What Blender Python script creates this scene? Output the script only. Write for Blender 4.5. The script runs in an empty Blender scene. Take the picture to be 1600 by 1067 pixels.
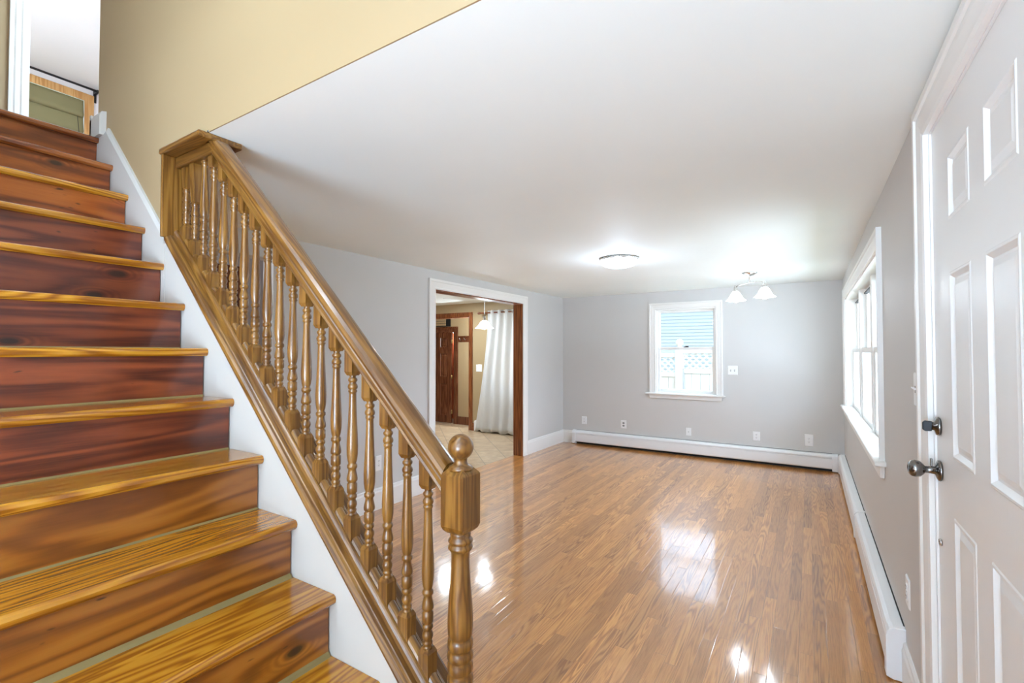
import bpy, bmesh, math, random
from mathutils import Vector, Matrix
random.seed(7)
SC = bpy.context.scene
C = bpy.context.scene.collection
PI = math.pi

# ---------------------------------------------------------------- camera
cam = bpy.data.cameras.new('camera')
cam.sensor_width = 36.0
cam.lens = 739.74 / 1600 * 36.0
cam.clip_start = 0.02
co = bpy.data.objects.new('camera', cam); C.objects.link(co)
co.location = (0, 0, 1.4)
co.rotation_euler = (math.radians(90 + 1.236), 0, math.radians(32.134))
SC.camera = co

# ---------------------------------------------------------------- world, view, lights
SC.view_settings.view_transform = 'Standard'
SC.view_settings.look = 'None'
SC.view_settings.gamma = 1
SC.view_settings.use_curve_mapping = False
SC.view_settings.use_white_balance = True
SC.view_settings.white_balance_temperature = 5180
SC.view_settings.white_balance_tint = 4
SC.view_settings.exposure = 1.13
SC.cycles.use_denoising = True
SC.cycles.max_bounces = 10
SC.cycles.diffuse_bounces = 6
SC.cycles.transparent_max_bounces = 16
SC.cycles.sample_clamp_indirect = 8
SC.cycles.caustics_reflective = False
SC.cycles.caustics_refractive = False

w = bpy.data.worlds.new('sky'); SC.world = w; w.use_nodes = True
wn = w.node_tree; wn.nodes.clear()
wo = wn.nodes.new('ShaderNodeOutputWorld'); wb = wn.nodes.new('ShaderNodeBackground')
tc = wn.nodes.new('ShaderNodeTexCoord'); sp = wn.nodes.new('ShaderNodeSeparateXYZ')
mr = wn.nodes.new('ShaderNodeMapRange')
wn.links.new(tc.outputs['Generated'], sp.inputs[0]); wn.links.new(sp.outputs['X'], mr.inputs['Value'])
mr.inputs['From Min'].default_value = -0.6; mr.inputs['From Max'].default_value = 0.9
mr.inputs['To Min'].default_value = 0.5; mr.inputs['To Max'].default_value = 3.2
wb.inputs['Color'].default_value = (0.93, 0.97, 1.0, 1)
mz = wn.nodes.new('ShaderNodeMapRange'); mz.inputs['From Min'].default_value = 0.0; mz.inputs['From Max'].default_value = 1.0
mz.inputs['To Min'].default_value = 0.8; mz.inputs['To Max'].default_value = 2.6
wn.links.new(sp.outputs['Z'], mz.inputs['Value'])
mm = wn.nodes.new('ShaderNodeMath'); mm.operation = 'MULTIPLY'
wn.links.new(mr.outputs[0], mm.inputs[0]); wn.links.new(mz.outputs[0], mm.inputs[1])
wn.links.new(mm.outputs[0], wb.inputs['Strength']); wn.links.new(wb.outputs[0], wo.inputs[0])

def area(name, loc, rot, sx, sy, power, color=(1, 1, 1), portal=False, shape='RECTANGLE', spread=None):
    l = bpy.data.lights.new(name, 'AREA'); l.shape = shape; l.size = sx; l.size_y = sy
    l.energy = power; l.color = color
    if spread: l.spread = spread
    if portal: l.cycles.is_portal = True
    o = bpy.data.objects.new(name, l); C.objects.link(o); o.location = loc; o.rotation_euler = rot
    return o
def point(name, loc, power, color=(1, 1, 1), r=0.05):
    l = bpy.data.lights.new(name, 'POINT'); l.energy = power; l.color = color; l.shadow_soft_size = r
    o = bpy.data.objects.new(name, l); C.objects.link(o); o.location = loc
    return o
R90 = PI / 2
# daylight portals (window openings)
area('portal_back', (-1.42, 6.90, 1.42), (R90, 0, PI), 0.8, 1.2, 1, portal=True).rotation_euler = (-R90, 0, 0)
area('portal_right', (0.50, 4.7, 1.4), (0, R90, 0), 1.2, 2.9, 1, portal=True)
area('portal_rear', (-1.3, -4.62, 1.3), (R90, 0, 0), 2.9, 1.9, 1, portal=True)
def sun(el, az, strength, ang):
    l = bpy.data.lights.new('sun', 'SUN'); l.energy = strength; l.angle = math.radians(ang); l.color = (1.0, 0.98, 0.97)
    o = bpy.data.objects.new('sun', l); C.objects.link(o)
    e, a = math.radians(el), math.radians(az)      # azimuth from +x towards +y
    dv = Vector((math.cos(e) * math.cos(a), math.cos(e) * math.sin(a), math.sin(e)))
    o.rotation_euler = dv.to_track_quat('Z', 'Y').to_euler(); o.location = dv * 20
sun(64, 12, 15, 1.0)
# unseen fill lights added for brightness: entry, rear room, stairwell, upstairs room
point('fill_entry', (-0.25, -1.3, 1.10), 7, (0.92, 0.96, 1.0), 0.3)
tl = bpy.data.lights.new('torchiere', 'SPOT'); tl.energy = 275; tl.color = (0.90, 0.96, 1.0); tl.spot_size = math.radians(164); tl.spot_blend = 0.35; tl.shadow_soft_size = 0.7  # unseen upward spot added to brighten the ceiling
to = bpy.data.objects.new('torchiere', tl); C.objects.link(to); to.location = (-0.15, -1.75, 1.10); to.rotation_euler = (math.radians(168), 0, 0)
point('fill_rear', (-0.2, -3.0, 1.15), 55, (0.90, 0.95, 1.0), 0.3)
point('fill_stairwell', (-1.15, 0.25, 4.3), 13, (1.0, 0.98, 0.96), 0.12)
point('fill_upstairs', (-5.6, 0.2, 3.3), 46, (1.0, 0.93, 0.86), 0.15)

# ---------------------------------------------------------------- mesh helpers
class MB:
    def __init__(s): s.v = []; s.f = []; s.sm = []
    def add(s, vs, fs, smooth=False):
        o = len(s.v); s.v += [tuple(p) for p in vs]
        s.f += [tuple(i + o for i in f) for f in fs]; s.sm += [smooth] * len(fs); return s
    def box(s, x0, x1, y0, y1, z0, z1):
        vs = [(x, y, z) for x in (x0, x1) for y in (y0, y1) for z in (z0, z1)]
        return s.add(vs, [(0, 1, 3, 2), (4, 6, 7, 5), (0, 4, 5, 1), (2, 3, 7, 6), (0, 2, 6, 4), (1, 5, 7, 3)])
    def prism(s, poly, axis, a0, a1, smooth=False):
        # poly: list of 2d points in the other two axes in order (for x: y,z ; y: x,z ; z: x,y)
        def P(p, a):
            return (a, p[0], p[1]) if axis == 'x' else ((p[0], a, p[1]) if axis == 'y' else (p[0], p[1], a))
        n = len(poly)
        vs = [P(p, a0) for p in poly] + [P(p, a1) for p in poly]
        fs = [tuple(range(n))[::-1], tuple(range(n, 2 * n))]
        s.add(vs, fs)
        o = len(s.v) - 2 * n
        for i in range(n):
            j = (i + 1) % n
            s.f.append((o + i, o + j, o + n + j, o + n + i)); s.sm.append(smooth)
        return s
    def lathe(s, prof, cx=0, cy=0, seg=24, axis='z', cz=0, wob=None, caps=True):
        # prof: (r, t) ; t along the axis
        vs = []; fs = []
        for k, (r, t) in enumerate(prof):
            for i in range(seg):
                a = 2 * PI * i / seg
                rr = r * (wob(k, a) if wob else 1)
                c, d = rr * math.cos(a), rr * math.sin(a)
                if axis == 'z': vs.append((cx + c, cy + d, cz + t))
                elif axis == 'x': vs.append((cx + t, cy + c, cz + d))
                else: vs.append((cx + c, cy + t, cz + d))
        m = len(prof)
        for k in range(m - 1):
            for i in range(seg):
                j = (i + 1) % seg
                fs.append((k * seg + i, k * seg + j, (k + 1) * seg + j, (k + 1) * seg + i))
        if caps:
            fs.append(tuple(range(seg))[::-1]); fs.append(tuple((m - 1) * seg + i for i in range(seg)))
        return s.add(vs, fs, True)
    def sweep(s, rings, closed=True, caps=True, smooth=False):
        n = len(rings[0]); vs = [p for r in rings for p in r]; fs = []
        for k in range(len(rings) - 1):
            for i in range(n if closed else n - 1):
                j = (i + 1) % n
                fs.append((k * n + i, k * n + j, (k + 1) * n + j, (k + 1) * n + i))
        if caps and closed:
            fs.append(tuple(range(n))[::-1]); fs.append(tuple((len(rings) - 1) * n + i for i in range(n)))
        return s.add(vs, fs, smooth)
    def tube(s, pts, r, seg=10):
        rings = []
        pts = [Vector(p) for p in pts]
        for k, p in enumerate(pts):
            d = (pts[min(k + 1, len(pts) - 1)] - pts[max(k - 1, 0)]).normalized()
            up = Vector((0, 0, 1)) if abs(d.z) < 0.9 else Vector((1, 0, 0))
            a = d.cross(up).normalized(); b = a.cross(d).normalized()
            rings.append([tuple(p + r * (math.cos(2 * PI * i / seg) * a + math.sin(2 * PI * i / seg) * b)) for i in range(seg)])
        return s.sweep(rings, smooth=True)
    def build(s, name, m, parent=None, bevel=0, loc=None, seg=2):
        me = bpy.data.meshes.new(name); me.from_pydata(s.v, [], s.f)
        bm = bmesh.new(); bm.from_mesh(me)
        bmesh.ops.recalc_face_normals(bm, faces=bm.faces); bm.to_mesh(me); bm.free()
        for p, q in zip(me.polygons, s.sm): p.use_smooth = q
        if m: me.materials.append(m)
        o = bpy.data.objects.new(name, me); C.objects.link(o)
        if parent: o.parent = parent
        if loc: o.location = loc
        if bevel:
            b = o.modifiers.new('bevel', 'BEVEL'); b.width = bevel; b.segments = seg; b.limit_method = 'ANGLE'
            b.angle_limit = math.radians(35)
        return o

def empty(name, loc=(0, 0, 0), rz=0):
    o = bpy.data.objects.new(name, None); C.objects.link(o); o.location = loc; o.rotation_euler = (0, 0, rz); return o
def tag(o, label, cat, group=None, kind=None):
    o['label'] = label; o['category'] = cat
    if group: o['group'] = group
    if kind: o['kind'] = kind
    return o
def struct(o, label, cat=None):
    o['kind'] = 'structure'; o['label'] = label; o['category'] = cat or o.name.split('_')[0]; return o
def copy_tree(o, parent=None):
    c = o.copy(); C.objects.link(c)
    if parent: c.parent = parent
    for ch in list(o.children): copy_tree(ch, c)
    return c
def box(x0, x1, y0, y1, z0, z1): return MB().box(x0, x1, y0, y1, z0, z1)
def cells(us, vs, holes):
    out = []
    for u0, u1 in zip(us, us[1:]):
        for v0, v1 in zip(vs, vs[1:]):
            cu, cv = (u0 + u1) / 2, (v0 + v1) / 2
            if not any(h[0] < cu < h[1] and h[2] < cv < h[3] for h in holes): out.append((u0, u1, v0, v1))
    return out
def wall(axis, a0, a1, u0, u1, v0, v1, holes=()):
    us = sorted({u0, u1} | {h[0] for h in holes} | {h[1] for h in holes})
    vs = sorted({v0, v1} | {h[2] for h in holes} | {h[3] for h in holes})
    m = MB()
    for c in cells(us, vs, holes):
        if axis == 'x': m.box(a0, a1, c[0], c[1], c[2], c[3])
        else: m.box(c[0], c[1], a0, a1, c[2], c[3])
    return m

# ---------------------------------------------------------------- materials
def srgb(r, g, b):
    f = lambda c: (c / 255 / 12.92) if c / 255 <= 0.04045 else ((c / 255 + 0.055) / 1.055) ** 2.4
    return (f(r), f(g), f(b), 1)
class NT:
    def __init__(s, name):
        s.m = bpy.data.materials.new(name); s.m.use_nodes = True; s.t = s.m.node_tree; s.t.nodes.clear()
        s.out = s.n('ShaderNodeOutputMaterial')
    def n(s, k, **kw):
        x = s.t.nodes.new(k)
        for a, b in kw.items(): setattr(x, a, b)
        return x
    def put(s, sock, v):
        if isinstance(v, bpy.types.NodeSocket): s.t.links.new(v, sock)
        elif v is not None: sock.default_value = v
    def math(s, op, a, b=None, c=None):
        x = s.n('ShaderNodeMath', operation=op); s.put(x.inputs[0], a); s.put(x.inputs[1], b)
        if c is not None: s.put(x.inputs[2], c)
        return x.outputs[0]
    def co(s, kind='Object'): return s.n('ShaderNodeTexCoord').outputs[kind]
    def rnd(s): return s.n('ShaderNodeObjectInfo').outputs['Random']
    def sep(s, v):
        x = s.n('ShaderNodeSeparateXYZ'); s.put(x.inputs[0], v); return x.outputs
    def comb(s, a, b, c):
        x = s.n('ShaderNodeCombineXYZ'); s.put(x.inputs[0], a); s.put(x.inputs[1], b); s.put(x.inputs[2], c); return x.outputs[0]
    def noise(s, v, scale=1, detail=2, rough=0.5, dist=0):
        x = s.n('ShaderNodeTexNoise'); s.put(x.inputs['Vector'], v); s.put(x.inputs['Scale'], scale)
        s.put(x.inputs['Detail'], detail); s.put(x.inputs['Roughness'], rough); s.put(x.inputs['Distortion'], dist)
        return x.outputs[0]
    def white(s, v):
        x = s.n('ShaderNodeTexWhiteNoise', noise_dimensions='3D'); s.put(x.inputs[0], v); return x.outputs[0]
    def mapr(s, v, a, b, c, d, clamp=True):
        x = s.n('ShaderNodeMapRange', clamp=clamp)
        for i, q in enumerate((v, a, b, c, d)): s.put(x.inputs[i], q)
        return x.outputs[0]
    def mix(s, f, a, b, mode='MIX'):
        x = s.n('ShaderNodeMix', data_type='RGBA', blend_type=mode); s.put(x.inputs[0], f); s.put(x.inputs[6], a); s.put(x.inputs[7], b)
        return x.outputs[2]
    def ramp(s, f, stops):
        x = s.n('ShaderNodeValToRGB'); s.put(x.inputs[0], f); e = x.color_ramp.elements
        while len(e) < len(stops): e.new(0.5)
        for q, (p, c) in zip(e, stops): q.position = p; q.color = c
        return x.outputs[0]
    def bump(s, h, strength, dist=0.002):
        x = s.n('ShaderNodeBump'); s.put(x.inputs['Height'], h); x.inputs['Strength'].default_value = strength
        x.inputs['Distance'].default_value = dist; return x.outputs[0]
    def bsdf(s, col, rough=0.5, normal=None, metal=0, coat=0, coat_r=0.1, emit=None, estr=0, spec=None, trans=None, coatn=None):
        p = s.n('ShaderNodeBsdfPrincipled')
        s.put(p.inputs['Base Color'], col); s.put(p.inputs['Roughness'], rough); s.put(p.inputs['Metallic'], metal)
        s.put(p.inputs['Coat Weight'], coat); s.put(p.inputs['Coat Roughness'], coat_r)
        if normal is not None: s.put(p.inputs['Normal'], normal)
        if coatn is not None: s.put(p.inputs['Coat Normal'], coatn)
        if emit is not None: s.put(p.inputs['Emission Color'], emit); s.put(p.inputs['Emission Strength'], estr)
        if spec is not None: s.put(p.inputs['Specular IOR Level'], spec)
        s.t.links.new(p.outputs[0], s.out.inputs[0]); return s.m

def paint(name, col, rough=0.55, bump=0.03, scale=140, spec=0.4):
    t = NT(name); h = t.noise(t.co(), scale, 3)
    v = t.noise(t.co(), 1.3, 2)
    c = t.mix(t.mapr(v, 0.3, 0.7, 0, 1), col, tuple(x * 0.97 for x in col[:3]) + (1,))
    return t.bsdf(c, rough, t.bump(h, bump, 0.001), spec=spec)

def wood(name, dark, mid, light, grain='z', angle=0, k=14, rings=34, rough=0.3, coat=0.0, fine=0.5, knots=0, stain=None, coat_r=0.12, wave=0.0):
    t = NT(name)
    v = t.co()
    if angle:
        mp = t.n('ShaderNodeMapping'); mp.inputs['Rotation'].default_value = (0, angle, 0); t.put(mp.inputs[0], v); v = mp.outputs[0]
    x, y, z = t.sep(v)
    A, B, D = {'x': (x, y, z), 'y': (y, x, z), 'z': (z, x, y)}[grain]
    r = t.math('MULTIPLY', t.rnd(), 53.0)
    A = t.math('ADD', A, r); 
    base = t.comb(t.math('MULTIPLY', A, 1.0), t.math('MULTIPLY', t.math('ADD', B, r), k), t.math('MULTIPLY', t.math('ADD', D, r), k))
    n1 = t.noise(base, 1.0, 2, 0.45, 0.25)
    lines = t.math('MULTIPLY_ADD', t.math('SINE', t.math('MULTIPLY', n1, rings * 2)), 0.5, 0.5)
    f = t.noise(t.comb(t.math('MULTIPLY', A, 9.0), t.math('MULTIPLY', B, 240.0), t.math('MULTIPLY', D, 240.0)), 1.0, 3, 0.6)
    fac = t.math('ADD', t.math('MULTIPLY', lines, 1 - fine), t.math('MULTIPLY', f, fine))
    col = t.ramp(fac, [(0.12, dark), (0.5, mid), (0.85, light)])
    big = t.noise(t.comb(t.math('MULTIPLY', A, 1.2), t.math('MULTIPLY', B, 4.0), t.math('MULTIPLY', D, 4.0)), 1.0, 2)
    col = t.mix(t.mapr(big, 0.35, 0.7, 0, 0.55), col, dark, 'MIX')
    if stain:
        sm = t.noise(t.comb(t.math('MULTIPLY', A, 1.6), t.math('MULTIPLY', B, 7.0), t.math('MULTIPLY', D, 7.0)), 1.0, 4, 0.65)
        col = t.mix(t.mapr(sm, 0.52, 0.7, 0, 0.75), col, stain)
    if knots:
        vo = t.n('ShaderNodeTexVoronoi', feature='F1', voronoi_dimensions='2D')
        kv = t.comb(t.math('MULTIPLY', A, 2.4), t.math('MULTIPLY', t.math('ADD', D if grain == 'y' else B, r), 5.5), 0.0)
        dn = t.noise(base, 3.0, 2)
        t.put(vo.inputs['Vector'], kv); vo.inputs['Scale'].default_value = 1.0
        d = t.math('MULTIPLY_ADD', t.math('SUBTRACT', dn, 0.5), 0.05, vo.outputs['Distance'])
        sel = t.math('GREATER_THAN', t.sep(vo.outputs['Color'])[0], 1 - knots)
        ring = t.math('MULTIPLY_ADD', t.math('SINE', t.math('MULTIPLY', d, 110)), 0.5, 0.5)
        halo = t.math('MULTIPLY', sel, t.mapr(d, 0.06, 0.26, 0.75, 0.0))
        col = t.mix(t.math('MULTIPLY', halo, ring), col, dark)
        col = t.mix(t.math('MULTIPLY', sel, t.mapr(d, 0.045, 0.075, 0.95, 0.0)), col, srgb(38, 20, 12))
        sp = t.noise(t.comb(t.math('MULTIPLY', A, 18.0), t.math('MULTIPLY', B, 60.0), t.math('MULTIPLY', D, 60.0)), 1.0, 1)
        col = t.mix(t.mapr(sp, 0.74, 0.80, 0, 0.8), col, srgb(45, 22, 14))
    h = fac
    nb = t.bump(h, 0.12, 0.0006)
    cn = None
    if wave:
        cn = t.bump(t.noise(v, 7.0, 2), wave, 0.02)
    return t.bsdf(col, rough, nb, coat=coat, coat_r=coat_r, coatn=cn)

def floor_mat():
    t = NT('oak_strip_floor')
    x, y, z = t.sep(t.co())
    W = 0.0572
    fx = t.math('DIVIDE', x, W); row = t.math('FLOOR', fx); u = t.math('FRACT', fx)
    ro = t.white(t.comb(row, 3.3, 0.0))
    ln = t.math('MULTIPLY_ADD', t.white(t.comb(row, 9.1, 1.0)), 0.5, 0.55)
    fy = t.math('ADD', t.math('DIVIDE', y, ln), t.math('MULTIPLY', ro, 13.0))
    pl = t.math('FLOOR', fy); vv = t.math('FRACT', fy)
    bid = t.comb(row, pl, 0.5)
    b1 = t.white(bid); b2 = t.white(t.comb(pl, row, 7.5))
    off = t.math('MULTIPLY', b1, 91.0)
    base = t.comb(t.math('MULTIPLY_ADD', x, 15.0, off), t.math('MULTIPLY_ADD', y, 1.0, off), off)
    n1 = t.noise(base, 1.0, 2, 0.45, 0.3)
    lines = t.math('MULTIPLY_ADD', t.math('SINE', t.math('MULTIPLY', n1, 78.0)), 0.5, 0.5)
    fine = t.noise(t.comb(t.math('MULTIPLY', x, 420.0), t.math('MULTIPLY', y, 11.0), off), 1.0, 3, 0.6)
    amt = t.mapr(b2, 0.1, 0.9, 0.10, 0.48)
    fac = t.math('ADD', t.math('MULTIPLY', lines, amt), t.math('MULTIPLY', fine, t.math('SUBTRACT', 1.0, amt)))
    col = t.ramp(fac, [(0.1, FL[0]), (0.48, FL[1]), (0.85, FL[2])])
    tone = t.ramp(b1, [(0.0, (0.66, 0.62, 0.58, 1)), (0.25, (0.84, 0.82, 0.80, 1)), (0.7, (1.0, 1.0, 1.0, 1)), (1.0, (1.14, 1.14, 1.13, 1))])
    col = t.mix(1.0, col, tone, 'MULTIPLY')
    # joints
    e = t.math('MINIMUM', u, t.math('SUBTRACT', 1.0, u))
    e2 = t.math('MULTIPLY', t.math('MINIMUM', vv, t.math('SUBTRACT', 1.0, vv)), t.math('DIVIDE', ln, W))
    gap = t.math('MINIMUM', e, e2)
    gw = t.mapr(t.white(t.comb(row, 2.0, 5.0)), 0.0, 1.0, 0.008, 0.028)
    g = t.mapr(gap, 0.0, gw, 0.75, 0.0)
    col = t.mix(g, col, srgb(70, 42, 22))
    cup = t.math('MULTIPLY', t.math('SUBTRACT', u, 0.5), t.math('SUBTRACT', b1, 0.5))
    hh = t.math('ADD', t.math('MULTIPLY', t.mapr(gap, 0.0, 0.05, 0.0, 1.0), 0.35), t.math('MULTIPLY', cup, 0.5))
    wav = t.noise(t.comb(t.math('MULTIPLY', x, 9.0), t.math('MULTIPLY', y, 2.5), b1), 1.0, 2)
    hh = t.math('ADD', hh, t.math('MULTIPLY', wav, 1.1))
    nb = t.bump(hh, 0.25, 0.003)
    return t.bsdf(col, 0.34, nb, coat=1.0, coat_r=0.09, coatn=t.bump(hh, 0.22, 0.003))

def tile_mat():
    t = NT('beige_floor_tile')
    mp = t.n('ShaderNodeMapping'); mp.inputs['Rotation'].default_value = (0, 0, PI / 4); t.put(mp.inputs[0], t.co())
    x, y, z = t.sep(mp.outputs[0]); S = 0.33
    fx, fy = t.math('DIVIDE', x, S), t.math('DIVIDE', y, S)
    id_ = t.comb(t.math('FLOOR', fx), t.math('FLOOR', fy), 0.3)
    u, v = t.math('FRACT', fx), t.math('FRACT', fy)
    e = t.math('MINIMUM', t.math('MINIMUM', u, t.math('SUBTRACT', 1.0, u)), t.math('MINIMUM', v, t.math('SUBTRACT', 1.0, v)))
    n = t.noise(t.co(), 7.0, 5, 0.65)
    col = t.ramp(n, [(0.3, srgb(176, 150, 116)), (0.55, srgb(203, 182, 150)), (0.75, srgb(222, 206, 180))])
    col = t.mix(t.mapr(t.white(id_), 0, 1, 0, 0.35), col, srgb(170, 142, 108))
    g = t.mapr(e, 0.012, 0.022, 1.0, 0.0)
    col = t.mix(g, col, srgb(150, 132, 108))
    return t.bsdf(col, 0.28, t.bump(t.mapr(e, 0.01, 0.03, 0, 1), 0.3, 0.002))

def glass_mat(name='window_glass'):
    t = NT(name)
    tr = t.n('ShaderNodeBsdfTransparent'); gl = t.n('ShaderNodeBsdfGlossy'); gl.inputs['Roughness'].default_value = 0.02
    fr = t.n('ShaderNodeFresnel'); fr.inputs[0].default_value = 1.45
    geo = t.n('ShaderNodeNewGeometry')
    mx = t.n('ShaderNodeMixShader'); t.put(mx.inputs[0], t.math('MULTIPLY', fr.outputs[0], t.math('SUBTRACT', 1.0, geo.outputs['Backfacing'])))
    t.t.links.new(tr.outputs[0], mx.inputs[1]); t.t.links.new(gl.outputs[0], mx.inputs[2]); t.t.links.new(mx.outputs[0], t.out.inputs[0])
    return t.m
def cloth_mat(name, col, transl=0.5):
    t = NT(name)
    x, y, z = t.sep(t.co())
    wv = t.noise(t.comb(t.math('MULTIPLY', x, 500.0), t.math('MULTIPLY', y, 500.0), t.math('MULTIPLY', z, 500.0)), 1.0, 2)
    c = t.mix(t.mapr(wv, 0.3, 0.7, 0, 0.12), col, tuple(q * 0.7 for q in col[:3]) + (1,))
    d = t.n('ShaderNodeBsdfDiffuse'); t.put(d.inputs[0], c)
    l = t.n('ShaderNodeBsdfTranslucent'); t.put(l.inputs[0], c)
    mx = t.n('ShaderNodeMixShader'); mx.inputs[0].default_value = transl
    t.t.links.new(d.outputs[0], mx.inputs[1]); t.t.links.new(l.outputs[0], mx.inputs[2]); t.t.links.new(mx.outputs[0], t.out.inputs[0])
    return t.m
def glow(name, col, strength, base=(0.9, 0.9, 0.88, 1)):
    t = NT(name)
    n = t.noise(t.co(), 20, 2)
    return t.bsdf(base, 0.3, t.bump(n, 0.05, 0.001), emit=col, estr=strength)
def metal(name, col, rough=0.25):
    t = NT(name); n = t.noise(t.co(), 60, 3)
    return t.bsdf(col, t.mapr(n, 0.3, 0.7, rough * 0.7, rough * 1.4), metal=1)

FL = (srgb(130, 74, 23), srgb(192, 133, 62), srgb(215, 159, 84))
M = {}
M['ceil'] = paint('ceiling_paint', srgb(242, 246, 243), 0.6, 0.04)
M['wall'] = paint('grey_wall_paint', srgb(207, 205, 202), 0.5, 0.03)
M['beige'] = paint('beige_wall_paint', srgb(164, 142, 105), 0.5, 0.03)
M['kbeige'] = paint('kitchen_wall_paint', srgb(172, 151, 114), 0.5, 0.03)
M['taupe'] = paint('taupe_hall_paint', srgb(186, 178, 172), 0.5, 0.03)
M['white'] = paint('white_trim_paint', srgb(237, 235, 231), 0.35, 0.0, 60, 0.5)
M['wwall'] = paint('white_wall_paint', srgb(240, 240, 242), 0.5, 0.03)
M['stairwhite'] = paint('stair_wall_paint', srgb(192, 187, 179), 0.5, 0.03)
M['plastic'] = paint('white_plastic', srgb(240, 240, 240), 0.3, 0.0, 60, 0.5)
M['heater'] = paint('heater_enamel', srgb(240, 240, 241), 0.3, 0.01, 60, 0.5)
M['slot'] = paint('dark_slot', srgb(30, 28, 27), 0.6, 0)
M['grey'] = paint('grey_slot', srgb(150, 150, 150), 0.5, 0)
t_ = NT('door_paint')
dx, dy, dz = t_.sep(t_.co())
dg = t_.noise(t_.comb(t_.math('MULTIPLY', dx, 200.0), t_.math('MULTIPLY', dy, 160.0), t_.math('MULTIPLY', dz, 6.0)), 1.0, 3)
M['door'] = t_.bsdf(srgb(236, 236, 235), 0.36, t_.bump(dg, 0.10, 0.002), spec=0.5)
M['floor'] = floor_mat(); M['tile'] = tile_mat(); M['glass'] = glass_mat()
OAK = (srgb(80, 48, 14), srgb(120, 82, 28), srgb(144, 104, 42))
SL = math.atan(0.965)
M['oak_z'] = wood('oak_turned', *OAK, grain='z', k=22, rings=26, rough=0.28, coat=0.3)
M['oak_s'] = wood('oak_sloped', *OAK, grain='x', angle=-SL, k=16, rings=30, rough=0.28, coat=0.3)
M['oak_x'] = wood('oak_board', *OAK, grain='x', k=14, rings=30, rough=0.28, coat=0.3)
PINE = (srgb(122, 70, 8), srgb(164, 110, 14), srgb(182, 130, 28))
M['tread'] = wood('golden_pine_tread', *PINE, grain='y', k=12, rings=40, rough=0.22, coat=0.6, fine=0.35, coat_r=0.08, wave=0.05)
M['tread_dark'] = wood('brown_pine_tread', srgb(92, 46, 18), srgb(134, 74, 30), srgb(160, 98, 44), grain='y', k=12, rings=34, rough=0.25, coat=0.5, fine=0.4)
M['riser_red'] = wood('red_brown_pine_riser', srgb(66, 25, 10), srgb(112, 51, 24), srgb(132, 66, 30), grain='y', k=9, rings=20, rough=0.3, coat=0.5, fine=0.4, knots=0.65, stain=srgb(58, 20, 12), wave=0.08)
M['riser_brown'] = wood('orange_brown_pine_riser', srgb(90, 40, 8), srgb(146, 73, 18), srgb(168, 94, 28), grain='y', k=9, rings=20, rough=0.3, coat=0.5, fine=0.4, knots=0.5, stain=srgb(84, 36, 14), wave=0.08)
M['riser_gold'] = wood('golden_pine_riser', srgb(104, 56, 10), srgb(142, 85, 16), srgb(162, 104, 30), grain='y', k=9, rings=24, rough=0.3, coat=0.5, fine=0.3, knots=0.65, stain=srgb(92, 46, 14), wave=0.08)
M['filler'] = paint('greenish_filler', srgb(128, 112, 66), 0.6, 0.3, 40)
BR = (srgb(84, 40, 16), srgb(134, 76, 36), srgb(160, 98, 52))
M['brown_z'] = wood('stained_trim_upright', *BR, grain='z', k=16, rings=18, rough=0.3, coat=0.3)
M['brown_x'] = wood('stained_trim_level', *BR, grain='x', k=16, rings=18, rough=0.3, coat=0.3)
M['brown_y'] = wood('stained_trim_deep', *BR, grain='y', k=16, rings=18, rough=0.3, coat=0.3)
DBR = (srgb(70, 36, 20), srgb(112, 66, 40), srgb(138, 88, 56))
M['dbrown_z'] = wood('dark_door_wood', *DBR, grain='z', k=16, rings=18, rough=0.25, coat=0.4)
M['pine_frame'] = wood('honey_window_frame', srgb(176, 128, 66), srgb(206, 162, 96), srgb(222, 184, 122), grain='z', k=14, rings=18, rough=0.4)
M['chrome'] = metal('brushed_nickel', (0.62, 0.6, 0.57, 1), 0.28)
M['pewter'] = metal('dark_pewter', (0.22, 0.21, 0.20, 1), 0.16)
M['brass'] = metal('brass', (0.55, 0.42, 0.18, 1), 0.3)
M['black'] = paint('black_metal', srgb(26, 26, 28), 0.4, 0)
M['curtain'] = cloth_mat('white_curtain_cloth', srgb(244, 244, 244), 0.5)
M['shade_cloth'] = cloth_mat('olive_shade_cloth', srgb(150, 146, 108), 0.15)
M['lamp_glass'] = glow('frosted_lamp_glass', (1.0, 0.98, 0.94, 1), 3.0)
M['lamp_soft'] = glow('frosted_bell_glass', (1.0, 0.97, 0.92, 1), 3.0)
M['bulb'] = glow('lit_bulb', (1.0, 0.92, 0.78, 1), 8)

# ================================================================= SETTING
XR, XL, YB, H = 0.332, -3.272, 6.709, 2.24
YS = 0.90              # face of the beige stairwell wall
R_, G_, X0 = 0.1766, 0.1849, -2.9991
ZL = 14 * R_           # landing
CE = 4.71              # upper ceiling

struct(box(-5.0, XR + 0.12, -4.6, YB + 0.05, -0.12, 0).build('floor', M['floor']), 'honey oak strip floor with glossy varnish', 'floor')
struct(box(-8.0, XL - 0.135, 2.6, 6.93, -0.10, -0.0005).build('floor_kitchen', M['tile']), 'beige diagonal stone tile floor beyond the wide opening', 'floor')
bpy.data.objects['floor_kitchen'].location.z = 0.001
struct(box(-8.2, -3.4, 6.93, 8.7, -0.30, -0.15).build('floor_mudroom', M['tile']), 'tile floor in front of the brown panelled door', 'floor')
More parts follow.
